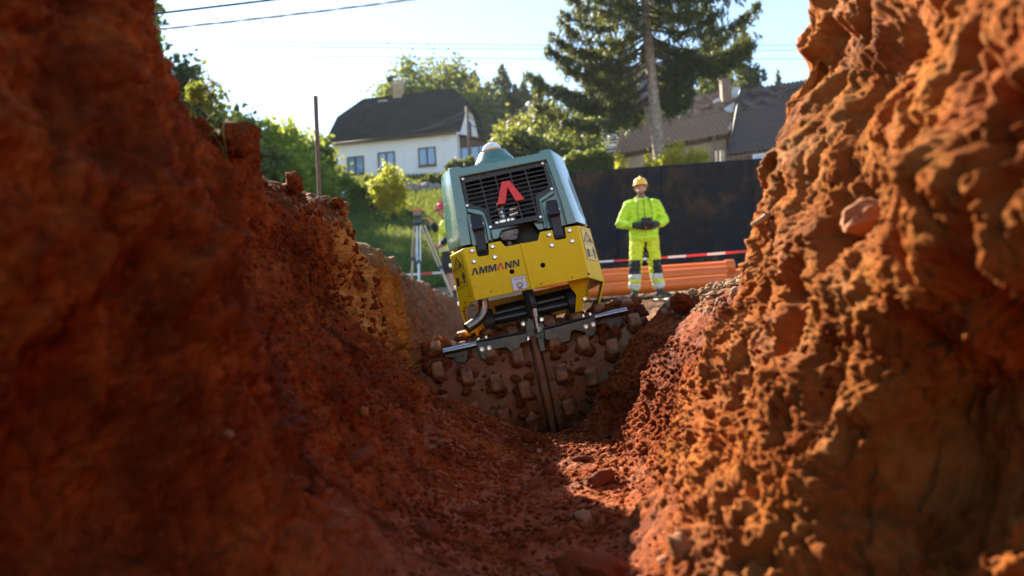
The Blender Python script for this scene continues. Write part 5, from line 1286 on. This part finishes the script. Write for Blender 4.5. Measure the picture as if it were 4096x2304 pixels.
for k, (px, py, Y, r_, hh, mt, lb) in enumerate([(2050, 490, 44, 1.5, 4.5, L5, 'yellow brown shrub behind the beacon'), (2130, 470, 46, 1.7, 5, L5, 'broad autumn coloured shrub under the concrete pole'), (2215, 500, 45, 1.5, 5, L3, 'green shrub right of the autumn coloured shrub'),
    (2300, 440, 48, 1.5, 5.5, L1, 'loose tall shrub left of the log cottage'), (2345, 585, 44, 1.5, 3.5, L3, 'dark shrub in front of the log cottage'), (2090, 540, 40, 1.6, 3.5, L3, 'low dark shrub behind the hood top'), (2270, 545, 40, 1.5, 3.5, L1, 'low green shrub above the hedge'), (2365, 500, 46, .55, 4.5, L4, 'light green shrub beside the cottage window')]):
    top = at(px, py, Y); leafy('shrub', lb, 'shrub', (top.x, Y, top.z-hh), hh, (r_, r_, hh*.45), 5200, .26, mt, 600+k, gR, clumps=80, zc=hh*.56)
gS = 'sunlit shrubs above the black fence'
for k, (px, py, r_, lb) in enumerate([(2715, 575, .62, 'sunlit yellow green shrub right of the spruce trunk'), (2780, 595, .5, 'rightmost sunlit shrub above the fence'), (2600, 620, .35, 'small sunlit shrub just left of the spruce trunk'), (2482, 625, .28, 'lone bright sprig above the fence left of the trunk'), (2670, 590, .42, 'bright shrub touching the spruce trunk')]):
    top = at(px, py, 27); hh = top.z-tzp(top.x, 27); leafy('shrub', lb, 'shrub', (top.x, 27, top.z-hh), hh, (r_*.85, r_, .6), 1100, .12, L6, 700+k, gS, clumps=30, zc=hh-.68, spread=.2, trunk_r=.03)
# spruces right of the big one
for k, (px, py, Y, r_, mt, lb) in enumerate([(2960, 60, 58, 4.2, N2, 'broad dark spruce behind the right side of the big spruce'), (2840, 20, 62, 3.6, N1, 'dark spruce between the big spruce and the right one'), (3110, 270, 62, 1.6, N1, 'small spruce top at the right above the old roof')]):
    top = at(px, py, Y); g_ = tzp(top.x, Y); conifer('spruce_tree', lb, (top.x, Y, g_), top.z-g_, r_, 16000 if k < 2 else 5000, mt, 800+k, 'spruces behind the old house', size=.42)
gT = 'tall trees at the far left whose shade falls on the lawn'
for k, (x_, y_, h__, lb) in enumerate([(-24, 46, 17, 'tall tree nearest the lawn behind the dark trench wall'), (-26, 50.5, 18, 'second tall tree behind the dark trench wall'), (-27.5, 55, 18, 'third tall tree behind the dark trench wall'),
    (-29.5, 60, 18, 'farthest tall tree behind the dark trench wall'), (-28.5, 47, 18, 'outer tall tree behind the dark trench wall'), (-31, 52, 19, 'outermost tall tree behind the dark trench wall')]):
    g_ = tzp(x_, y_); leafy('broadleaf_tree', lb, 'tree', (x_, y_, g_), h__, (3.2, 3.2, h__*.44), 9000, .42, L1, 900+k, gT, clumps=90)
# grass on the lawn (uncountable)
n = 90000; gy = 13.2+44*rng.random(n)**1.7; gx_ = np.where(rng.random(n) < .85, rng.uniform(-.40, .03, n), rng.uniform(.0, .10, n))*gy
gz = tz(gx_, gy); hgt = (.05+.10*rng.random(n))*(1+gy/40); P_ = np.stack([gx_, gy, gz], 1)
keep = ~((gx_ > -1.6-(gy-12)*.1) & (gy < 17.5)); P_ = P_[keep]; hgt = hgt[keep]; n = len(P_)
wv = rng.normal(size=(n, 3))*[1, 1, 0]; wv /= np.linalg.norm(wv, axis=1)[:, None]; wv *= (.012+.0012*P_[:, 1])[:, None]
tipv = P_+np.stack([rng.normal(size=n)*.04, rng.normal(size=n)*.04, hgt], 1)
go = obj('grass', np_mesh('grass', np.stack([P_-wv-[0, 0, .05], P_+wv-[0, 0, .05], tipv], 1).reshape(-1, 3), 3, leafmat('grass_blade', [(.016, .042, .010), (.032, .072, .014), (.075, .105, .024)], .25, .5)))
tag(go, 'short green grass growing on the sloping lawn', None, None, 'stuff')
# roots and grass hanging from the left rim, roots on the right wall
M['root'] = mk('dry_root', (.30, .19, .10), .8, var=.2); LG = leafmat('weed', [(.08, .12, .02), (.16, .18, .04), (.28, .26, .08)], .4, 20)
def root(label, pts_, r, mat=None, name='root', cat='root'):
    return tag(MB().tube([at(*p) for p in pts_], [r*(1-.6*i/(len(pts_)-1)) for i in range(len(pts_))], 6).build(name, mat or M['root'], None, origin=at(*pts_[0]), smooth=True), label, cat)
root('dark curled root poking into the sky at the top left', [(500, 60, 1.3), (530, 52, 1.3), (560, 58, 1.3), (590, 66, 1.3), (620, 58, 1.3)], .0016, M['bark'])
root('thin twig beside the curled root at the top left', [(500, 40, 1.3), (520, 10, 1.3), (528, -20, 1.3)], .0012, M['bark'])
root('frayed root sticking out of the right wall edge', [(3075, 860, 1.63), (3050, 878, 1.62), (3030, 888, 1.61), (3010, 898, 1.6)], .009)
root('thin root fibre above the frayed root', [(3075, 858, 1.63), (3056, 850, 1.62), (3050, 842, 1.61)], .003)
root('pale root hair hanging on the left slope', [(1000, 900, 1.9), (985, 940, 1.88), (960, 960, 1.87), (955, 990, 1.87)], .002)
wd = thing('weed_tuft', 'tuft of weeds and long grass stalks hanging over the left rim', 'weed', at(700, 400, 1.62))
rg = np.random.default_rng(77)
for k in range(26):
    x, y = 740+rg.random()*110, 340+rg.random()*170; Yk = 1.6+rg.random()*.1
    ln = 40+rg.random()*70; dx = rg.normal()*40+20
    pts_ = [(x, y, Yk), (x+dx*.4, y-ln*.5, Yk), (x+dx*.9, y-ln*.4, Yk), (x+dx*1.3, y+ln*.3, Yk)]
    MB().tube([at(*p) for p in pts_], [.0016, .0014, .0011, .0005], 5).build('stalk', LG, wd, smooth=True)
for pts_ in ([(795, 430, 1.62), (850, 445, 1.6), (898, 462, 1.6), (860, 520, 1.6)], [(898, 462, 1.6), (892, 530, 1.6), (905, 600, 1.6), (910, 640, 1.62)], [(805, 435, 1.62), (860, 480, 1.6), (875, 510, 1.6), (820, 560, 1.62)], [(840, 520, 1.64), (890, 590, 1.62), (905, 660, 1.62)]):
    MB().tube([at(*p) for p in pts_], [.0018, .0016, .0013, .0008], 5).build('stalk', LG, wd, smooth=True)
P_ = np.array([at(750+rg.random()*60, 335+rg.random()*70, 1.62+rg.random()*.05) for _ in range(160)])-np.array(base_of(wd))
obj('leaves', np_mesh('leaves', leaf_quads(P_, .018, rg, .5), 4, LG), wd)
# ------------------------------------------------------------------ people
M['skin'] = mk('skin', (.50, .27, .18), .5, var=.08, scale=20, spec=.3)
M['stubble'] = mk('stubble', (.22, .12, .085), .7, var=.2, scale=60)
M['hiviz'] = mk('lime_jacket', (.52, .78, .015), .6, var=.06, scale=5, bmp=.25, bscale=14, bdist=.02)
M['hivizy'] = mk('lime_yellow_trousers', (.66, .72, .01), .6, var=.08, scale=5, dirt=(.42, .38, .04), dirtamt=-.02, dscale=6, bmp=.25, bscale=14, bdist=.02)
M['cloth'] = mk('black_cloth', (.020, .018, .018), .75, var=.2, scale=9, bmp=.2, bscale=30, bdist=.01)
M['navy'] = mk('navy_cloth', (.012, .022, .045), .75, var=.2, scale=9)
M['reflect'] = mk('reflective_band', (.62, .58, .52), .45, var=.08)
M['boot'] = mk('boot_leather', (.045, .042, .04), .6, var=.3, scale=14)
M['helmety'] = mk('yellow_helmet', (.85, .47, .006), .25, var=.03, coat=.5)
M['helmetr'] = mk('red_helmet', (.55, .015, .02), .22, var=.03, coat=.5)
M['glove'] = mk('black_glove', (.028, .028, .032), .7, var=.2, scale=40)
M['gloveo'] = mk('tan_glove', (.45, .22, .06), .6, var=.15, scale=40)

def fuse(mb, name, voxel, mat_list, parent, matfn=None, smooth_it=3, wrinkle=0.0, wf=14):
    """join overlapping closed shapes into one continuous skin"""
    me_ = bpy.data.meshes.new('tmp'); me_.from_pydata(mb.v, [], mb.f)
    o_ = bpy.data.objects.new('tmp', me_); C.objects.link(o_)
    r_ = o_.modifiers.new('r', 'REMESH'); r_.mode = 'VOXEL'; r_.voxel_size = voxel
    if smooth_it: s_ = o_.modifiers.new('s', 'SMOOTH'); s_.iterations = smooth_it; s_.factor = .5
    dg = bpy.context.evaluated_depsgraph_get(); dg.update()
    n_ = bpy.data.meshes.new_from_object(o_.evaluated_get(dg)); bpy.data.objects.remove(o_); bpy.data.meshes.remove(me_)
    n_.name = name; nv = len(n_.vertices); co = np.empty(nv*3, np.float32); n_.vertices.foreach_get('co', co); co = co.reshape(-1, 3)
    if wrinkle:
        nr_ = np.empty(nv*3, np.float32); n_.vertices.foreach_get('normal', nr_); nr_ = nr_.reshape(-1, 3)
        co = co + nr_*(fbm(co, (wf, wf, wf*1.6), 2, .5, 3.0, ridged=True)*wrinkle)[:, None]
    n_.materials.clear()
    for m2 in mat_list: n_.materials.append(M[m2])
    if matfn: n_.polygons.foreach_set('material_index', [matfn(p.center) for p in n_.polygons])
    o0 = np.array(base_of(parent), np.float32)
    n_.vertices.foreach_set('co', (co-o0).astype(np.float32).ravel() if False else co.ravel())
    n_.polygons.foreach_set('use_smooth', [True]*len(n_.polygons)); n_.update()
    return obj(name, n_, parent)
def human(name, label, foot, yaw, J, outfit):
    """figure built in its own frame (facing -Y, feet at z=0); the Empty carries place and turn"""
    t = thing(name, label, 'person', foot); t.rotation_euler = (0, 0, yaw)
    v3 = lambda k: Vector(J[k])
    arms = [('sl', 'el', 'wl'), ('sr', 'er', 'wr')]; legs = [('hl', 'kl', 'al'), ('hr', 'kr', 'ar')]
    hd = v3('head')
    HR = Matrix.Rotation(J.get('turn', 0), 3, 'Z') @ Matrix.Rotation(J.get('nod', 0), 3, 'X')
    h = lambda x, y, z: hd+HR @ Vector((x, y, z))
    # body: one continuous skin from head to feet
    b_ = MB()
    b_.tube([(0, 0, .86), (0, 0, 1.0), (0, 0, 1.2), (0, .0, 1.38), (0, .01, 1.46)], [(.15, .11), (.15, .105), (.165, .115), (.18, .11), (.09, .08)], 14, ref=(0, 1, 0))
    b_.tube([(0, .015, 1.42), h(0, .02, -.09)], [.062, .058], 12)
    b_.ball(h(0, .012, .02), (.076, .096, .105), 16, rot=HR); b_.ball(h(0, -.022, -.055), (.058, .066, .062), 14, rot=HR)
    b_.ball(h(0, -.055, -.088), (.030, .028, .026), 10, rot=HR)                       # chin
    b_.tube([h(0, -.080, .022), h(0, -.104, -.022), h(0, -.088, -.034)], [.010, .017, .012], 8)  # nose
    b_.tube([h(-.045, -.078, .032), h(0, -.092, .036), h(.045, -.078, .032)], [.012, .013, .012], 8)  # brow
    b_.tube([h(-.024, -.080, -.062), h(0, -.088, -.060), h(.024, -.080, -.062)], [.008, .0105, .008], 8)  # lips
    for s_ in (-1, 1): b_.ball(h(s_*.078, .012, -.01), (.012, .022, .034), 8, rot=HR)   # ears
    for a0, a1, a2 in arms: b_.tube([v3(a0), v3(a0).lerp(v3(a1), .5), v3(a1), v3(a1).lerp(v3(a2), .35), v3(a2)], [.052, .048, .042, .044, .030], 10)
    for a0, a1, a2 in legs:
        b_.tube([v3(a0)+Z*.03, v3(a0).lerp(v3(a1), .35), v3(a1), v3(a1).lerp(v3(a2), .3)+V(0, .012, 0), v3(a2)], [.085, .078, .054, .058, .040], 12)
    # hands
    for sd, w_, g_ in (('l', 'wl', 'gl'), ('r', 'wr', 'gr')):
        hand(b_, v3(w_), J[g_], sd)
    def skinmat(c):
        q = HR.transposed() @ (Vector(c)-hd)
        return 1 if outfit.get('beard') and q.z < -.060 and q.y < .0 and abs(q.x) < .075 and not (abs(q.x) < .02 and q.y < -.075 and -.07 < q.z < -.05) else 0
    bo = fuse(b_, 'body', .0085, ['skin', 'stubble'], t, skinmat, 2)
    for s_ in (-1, 1):
        MB().ball(h(s_*.031, -.074, .012), (.012, .008, .007), 8, rot=HR).build('eye', M['white'], bo, origin=(0, 0, 0), smooth=True)
    if outfit.get('glasses'):
        g_ = MB()
        for s_ in (-1, 1):
            g_.box(h(s_*.034, -.098, .024), HR @ V(.028, s_*.006, 0), HR @ V(0, .002, 0), HR @ V(0, 0, .003)); g_.tube([h(s_*.062, -.088, .018), h(s_*.082, .01, .018)], .003, 5)
        g_.build('glasses', M['cloth'], t, origin=(0, 0, 0))
    return t, h, HR, v3
def hand(mb, w_, spec, sd):
    """palm, four unequal curled fingers and a thumb leaving the side of the palm"""
    f_, n_, curl, thumb = [Vector(q) if hasattr(q, '__len__') else q for q in spec]     # finger direction, palm normal, curl, thumb side
    f_ = f_.normalized(); n_ = (n_-f_*n_.dot(f_)).normalized(); s_ = f_.cross(n_)*thumb
    mb.tube([w_-f_*.01, w_+f_*.035, w_+f_*.085], [(.024, .018), (.038, .016), (.040, .014)], 10, ref=tuple(n_))
    for k, (o_, ln) in enumerate(((.029, .072), (.010, .080), (-.010, .075), (-.028, .058))):
        a_ = w_+f_*.085+s_*o_; d_ = f_
        pts_ = [a_-f_*.012]
        for j in range(3):
            d_ = (f_*math.cos(curl*(j+1)*.8)+n_*math.sin(curl*(j+1)*.8)); pts_.append(pts_[-1]+d_*(ln*.42))
        mb.tube(pts_, [.0095, .009, .0085, .007], 7)
    a_ = w_+f_*.025+s_*.030
    mb.tube([a_, a_+(s_*.75+f_*.6+n_*.2).normalized()*.038, a_+(s_*.75+f_*.6+n_*.2).normalized()*.038+(f_*.8+n_*.5).normalized()*.032], [.013, .011, .008], 7)
def helmet(t, h, HR, mat):
    hb_ = MB(); n1, n2 = 24, 9; vs_ = []
    for i in range(n2):
        a = (math.pi/2)*i/(n2-1)
        for j in range(n1):
            q = 2*math.pi*j/n1; rr = math.cos(a)**.75
            vs_.append(h(.108*rr*math.cos(q), .012+.132*rr*math.sin(q), .045+.125*math.sin(a)+.008*max(0, 1-abs(math.cos(q)*rr)*5)))
    fs_ = [(i*n1+j, i*n1+(j+1) % n1, (i+1)*n1+(j+1) % n1, (i+1)*n1+j) for i in range(n2-1) for j in range(n1)]
    hb_.add(vs_, fs_)
    ho = hb_.build('helmet', M[mat], t, origin=(0, 0, 0), smooth=True)
    br_ = MB(); vs_ = []
    for j in range(n1):
        q = 2*math.pi*j/n1; f_ = max(0, -math.sin(q))**1.5
        for rr, zz in ((1.0, .052), (1.10+.34*f_, .040-.012*f_), (1.10+.34*f_, .034-.012*f_), (.98, .040)):
            vs_.append(h(.108*rr*math.cos(q), .012+.132*rr*math.sin(q), zz))
    br_.add(vs_, [(j*4+k, j*4+k+1, ((j+1) % n1)*4+k+1, ((j+1) % n1)*4+k) for j in range(n1) for k in range(3)])
    br_.build('brim', M[mat], ho, origin=(0, 0, 0), smooth=True)
    rb = MB().tube([h(0, .012-.128*math.cos(a), .062+.118*math.sin(a)) for a in np.linspace(.15, math.pi-.15, 14)], [(.020, .007)]*14, 8, ref=(1, 0, 0)); rb.build('ridge', M[mat], ho, origin=(0, 0, 0), smooth=True)
def boots(t, v3, J, mat='boot'):
    for k, tk in (('al', 'tl'), ('ar', 'tr')):
        a_ = v3(k); to = Vector(J[tk]); d_ = (to-a_)*V(1, 1, 0); d_.normalize(); p = V(a_.x, a_.y, 0)
        bm_ = MB().tube([p+Z*.20, p+Z*.12, p+Z*.06+d_*.0], [.056, .052, .056], 12).tube([p-d_*.055+Z*.045, p+d_*.05+Z*.055, p+d_*.13+Z*.045, p+d_*.185+Z*.036], [(.038, .040), (.044, .045), (.048, .036), (.034, .024)], 12, ref=(0, 0, 1))
        bo = fuse(bm_, 'boot', .009, [mat], t, None, 2)
        MB().tube([p-d_*.095+Z*.012, p+d_*.05+Z*.012, p+d_*.15+Z*.012, p+d_*.222+Z*.014], [(.040, .012), (.046, .012), (.050, .012), (.022, .010)], 12, ref=(0, 0, 1)).build('sole', M['cloth'], bo, origin=(0, 0, 0), smooth=True)

# operator with the remote control
Yo = 12.0; fo = (at(2540, 1190, Yo)+at(2640, 1180, Yo))/2; fo.z = tzp(fo.x, Yo)+.005
JO = dict(head=(-.015, -.02, 1.665), turn=-.22, nod=-.05, sl=(-.185, .01, 1.41), el=(-.335, .02, 1.135), wl=(-.165, -.21, 1.085), sr=(.185, .01, 1.41), er=(.315, .045, 1.165), wr=(.165, -.21, 1.085),
          gl=((.55, -.8, .0), (.8, .3, -.1), .55, -1), gr=((-.55, -.8, .0), (-.8, .3, -.1), .55, 1),
          hl=(-.095, 0, .88), kl=(-.165, -.055, .49), al=(-.185, .03, .09), hr=(.10, 0, .88), kr=(.135, -.01, .49), ar=(.19, .02, .09), tl=(-.27, -.18, 0), tr=(.32, -.15, 0))
op, h, HR, v3 = human('person', 'standing man in lime jacket, black kneed trousers and yellow helmet holding a remote', fo, 0.0, JO, dict(beard=1, glasses=1))
jk = MB(); jk.tube([(0, 0, .86), (0, -.005, .90), (0, -.01, 1.0), (0, 0, 1.15), (0, 0, 1.3), (0, .0, 1.39), (0, .005, 1.45), (0, .01, 1.50)], [(.17, .13), (.205, .155), (.205, .155), (.20, .148), (.215, .15), (.215, .14), (.15, .115), (.085, .085)], 20, ref=(0, 1, 0))
for a0, a1, a2 in (('sl', 'el', 'wl'), ('sr', 'er', 'wr')):
    jk.tube([v3(a0)*.75+V(0, 0, .36), v3(a0), v3(a0).lerp(v3(a1), .5), v3(a1), v3(a1).lerp(v3(a2), .5), v3(a1).lerp(v3(a2), .9)], [.08, .088, .080, .076, .066, .048], 12)
jk.tube([(-.10, .05, 1.47), (-.06, .10, 1.50), (0, .115, 1.505), (.06, .10, 1.50), (.10, .05, 1.47)], [.03, .045, .05, .045, .03], 10)
fuse(jk, 'jacket', .012, ['hiviz'], op, None, 3, .016, 11)
jo = bpy.data.objects[op.children[-1].name]
zp = MB().tube([(0, -.16, .885), (0, -.172, 1.0), (0, -.165, 1.15), (.0, -.168, 1.28), (0, -.155, 1.40), (0, -.115, 1.47)], [(.008, .006)]*6, 6); zp.build('zip', M['cloth'], jo, origin=(0, 0, 0))
tr = MB(); tr.tube([(0, 0, .99), (0, 0, .92), (0, 0, .84), (0, 0, .79)], [(.17, .125), (.185, .135), (.18, .13), (.09, .08)], 18, ref=(0, 1, 0))
for a0, a1, a2 in (('hl', 'kl', 'al'), ('hr', 'kr', 'ar')):
    tr.tube([v3(a0)+Z*.02, v3(a0).lerp(v3(a1), .4), v3(a1)+Z*.02, v3(a1).lerp(v3(a2), .4), v3(a2)+Z*.06], [.108, .100, .086, .084, .080], 14)
def trm(c):
    s_ = -1 if c.x < 0 else 1; lx = abs(c.x)
    if c.z < .115: return 1
    if .14 < c.z < .225 or .275 < c.z < .36: return 2
    if .36 < c.z < .565 and c.y < .03 and lx > .10+.0*s_: return 1
    if c.z > .60 and c.z < .84 and lx < .012+max(0, .84-c.z)*.20 and lx < .05+ (.84-c.z)*.1 and c.y < .08: return 1
    return 0
fuse(tr, 'trousers', .011, ['hivizy', 'cloth', 'reflect'], op, trm, 3, .015, 10)
for s_, z_ in ((1, .70),): MB().box(V(s_*.215, .01, z_), V(.018, 0, 0), V(0, .05, 0), V(0, 0, .09)).build('pocket', M['cloth'], op, origin=(0, 0, 0), bevel=.01)
helmet(op, h, HR, 'helmety'); boots(op, v3, JO)
for sd, w_, g_ in (('l', 'wl', 'gl'), ('r', 'wr', 'gr')):
    gm = MB(); hand(gm, v3(w_), JO[g_], sd); gm.tube([v3(w_)-Vector(JO[g_][0]).normalized()*.06, v3(w_)+Vector(JO[g_][0]).normalized()*.03], [.042, .036], 10)
    co = np.array(gm.v); gm.v = [tuple(q) for q in co.tolist()]
    go_ = fuse(gm, 'glove', .0058, ['glove'], op, None, 1)
    sm = go_.modifiers.new('d', 'DISPLACE'); sm.strength = .005; sm.mid_level = 0
rmt = thing('remote_control', 'black radio remote control box hanging from a neck strap in the operator hands', 'remote', (fo.x, fo.y, fo.z))
w_ = lambda x, y, z: Vector((fo.x+x, fo.y+y, fo.z+z))
MB().box(w_(0, -.275, 1.065), V(.095, 0, 0), V(0, .045, .02), V(0, -.03, .055)).build('housing', M['black'], rmt, bevel=.012)
MB().box(w_(0, -.29, 1.135), V(.082, 0, 0), V(0, .012, .03), V(0, -.012, .012)).build('panel', M['rubber'], rmt, bevel=.008)
for s_ in (-1, 1): MB().cyl(w_(s_*.045, -.30, 1.14), w_(s_*.045, -.31, 1.175), .009, .013, n=10).build('joystick', M['rubber'], rmt, smooth=True)
for s_ in (-1, 1): MB().box(w_(s_*.112, -.275, 1.075), V(.014, 0, 0), V(0, .03, 0), V(0, 0, .05)).build('grip', M['rubber'], rmt, bevel=.008)
MB().cyl(w_(-.02, -.325, 1.03), w_(-.02, -.345, 1.02), .014, n=12).build('switch', M['steel'], rmt)
for s_ in (-1, 1):
    MB().tube([w_(s_*.10, -.25, 1.12), w_(s_*.105, -.19, 1.25), w_(s_*.105, -.175, 1.36), w_(s_*.085, -.12, 1.47), w_(s_*.06, .06, 1.545), w_(0, .10, 1.555)], [(.011, .004)]*6, 6, ref=(1, 0, 0)).build('strap', M['cloth'], rmt)

# surveyor by the tripod, seen from his left side
Ys_ = 14.4; fs0 = at(1800, 1208, Ys_); fs0.z = at(1815, 1208, Ys_).z
JS = dict(head=(0, -.05, 1.665), turn=.1, nod=.12, sl=(-.185, .01, 1.41), el=(-.22, -.20, 1.36), wl=(-.14, -.35, 1.56), sr=(.185, .01, 1.41), er=(.24, .02, 1.13), wr=(.17, -.16, .98),
          gl=((.05, -.95, .2), (0, -.2, -1), .5, 1), gr=((.0, -.8, .45), (-.9, .1, .2), .35, -1),
          hl=(-.095, 0, .88), kl=(-.12, -.02, .49), al=(-.13, .03, .09), hr=(.095, 0, .88), kr=(.12, .03, .49), ar=(.13, .08, .09), tl=(-.14, -.2, 0), tr=(.15, -.17, 0))
sv_, h, HR, v3 = human('person', 'surveyor in red helmet, lime vest and black shorts reaching to the level behind the roller', fs0, R(-90), JS, dict())
vs2 = MB(); vs2.tube([(0, 0, .84), (0, 0, .95), (0, 0, 1.15), (0, 0, 1.3), (0, 0, 1.39), (0, .005, 1.45), (0, .01, 1.49)], [(.18, .145), (.185, .15), (.19, .15), (.20, .145), (.205, .135), (.14, .11), (.085, .085)], 18, ref=(0, 1, 0))
for a0, a1 in (('sl', 'el'), ('sr', 'er')): vs2.tube([v3(a0)*.7+V(0, 0, .42), v3(a0), v3(a0).lerp(v3(a1), .7)], [.08, .085, .072], 12)
def vm(c): return 1 if (.93 < c.z < .985 or 1.08 < c.z < 1.135 or (c.y < -.17 and -.255 < c.y < -.20)) else 0
fuse(vs2, 'vest', .011, ['hivizy', 'reflect'], sv_, vm, 3, .008, 12)
sl_ = MB()
for a1, a2 in (('el', 'wl'), ('er', 'wr')): sl_.tube([v3(a1)*1.0, v3(a1).lerp(v3(a2), .55)], [.060, .052], 12)
sl_.build('sleeves', M['navy'], sv_, origin=(0, 0, 0), smooth=True)
sh = MB(); sh.tube([(0, 0, .92), (0, 0, .86), (0, 0, .79)], [(.17, .13), (.18, .135), (.12, .1)], 16, ref=(0, 1, 0))
for a0, a1 in (('hl', 'kl'), ('hr', 'kr')): sh.tube([v3(a0)+Z*.02, v3(a0).lerp(v3(a1), .45), v3(a0).lerp(v3(a1), .92)], [.11, .108, .100], 14)
fuse(sh, 'shorts', .011, ['cloth'], sv_, None, 3, .007, 12)
helmet(sv_, h, HR, 'helmetr'); boots(sv_, v3, JS)

# tripod and level
M['alu'] = mk('white_aluminium', (.70, .71, .74), .35, metal=.6, var=.08); M['legwood'] = mk('pale_wood_leg', (.55, .45, .36), .5, var=.12)
Yt = 14.2; ap = at(1672, 882, Yt)
tp_ = thing('tripod', 'surveying tripod with pale legs and blue clamps standing left of the roller', 'tripod', (ap.x, Yt, tzp(ap.x, Yt)))
M['blue'] = mk('dark_blue_plastic', (.02, .035, .09), .4, var=.1)
MB().cyl(ap-Z*.05, ap+Z*.01, .075, n=16).build('head', M['blue'], tp_)
for (tx, ty), (bx, by), dy, mt in (((1663, 905), (1645, 1128), .25, 'legwood'), ((1674, 905), (1676, 1155), -.35, 'alu'), ((1690, 900), (1815, 1195), -.15, 'legwood')):
    a_ = at(tx, ty, Yt); e_ = at(bx, by, Yt+dy); sdv = Vector((.026, 0, 0)); t_ = .58
    md = a_.lerp(e_, t_)
    lg = MB().cyl(md, e_, .024, .020, n=8).build('leg', M[mt], tp_, smooth=True, auto=40)
    for s_ in (-1, 1): MB().cyl(a_+sdv*s_*1.2, md+sdv*s_, .015, n=8).build('rail', M[mt], lg, smooth=True, auto=40)
    MB().box(md, V(.035, 0, 0), V(0, .03, 0), V(0, 0, .035)).build('clamp', M['blue'], lg, bevel=.006)
    MB().cyl(e_, e_-Z*.05, .014, .003, n=8).build('spike', M['steel'], lg)
lvl = thing('surveying_level', 'small orange and black optical level mounted on the tripod', 'level', ap+Z*.01)
MB().lathe(ap+Z*.01, Z, [(.055, 0), (.06, .01), (.06, .025), (.045, .03), (.045, .05), (.06, .055), (.06, .07), (0, .07)], 20).build('base', M['black'], lvl, smooth=True, auto=40)
MB().box(ap+Z*.125, V(.085, 0, 0), V(0, .05, 0), V(0, 0, .048)).build('body', M['cast'], lvl, bevel=.015)
MB().box(ap+Z*.185, V(.095, 0, 0), V(0, .045, 0), V(0, 0, .018)).build('cover', M['orangeplastic'] if 'orangeplastic' in M else M['pipe'], lvl, bevel=.01)
MB().cyl(ap+V(-.08, 0, .14), ap+V(-.135, 0, .14), .030, .034, n=16).build('objective', M['black'], lvl, smooth=True, auto=40)
MB().cyl(ap+V(.08, 0, .14), ap+V(.12, 0, .14), .020, .024, n=16).build('eyepiece', M['black'], lvl, smooth=True, auto=40)

# ------------------------------------------------------------------ thin autumn haze over the whole site
hzb = MB().box((0, 160, 30), V(190, 0, 0), V(0, 245, 0), V(0, 0, 42)).build('haze', None, None, origin=(0, 160, 30))
hzb.data.materials.clear()
m_ = bpy.data.materials.new('haze_air'); m_.use_nodes = True; nt = m_.node_tree; nt.nodes.remove(nt.nodes['Principled BSDF'])
pv = nt.nodes.new('ShaderNodeVolumePrincipled'); pv.inputs['Color'].default_value = (.90, .95, 1, 1); pv.inputs['Density'].default_value = .0002; pv.inputs['Anisotropy'].default_value = .25
nt.links.new(pv.outputs[0], nt.nodes['Material Output'].inputs['Volume']); hzb.data.materials.append(m_)
tag(hzb, 'thin pale haze in the air over the whole site', None, None, 'stuff')
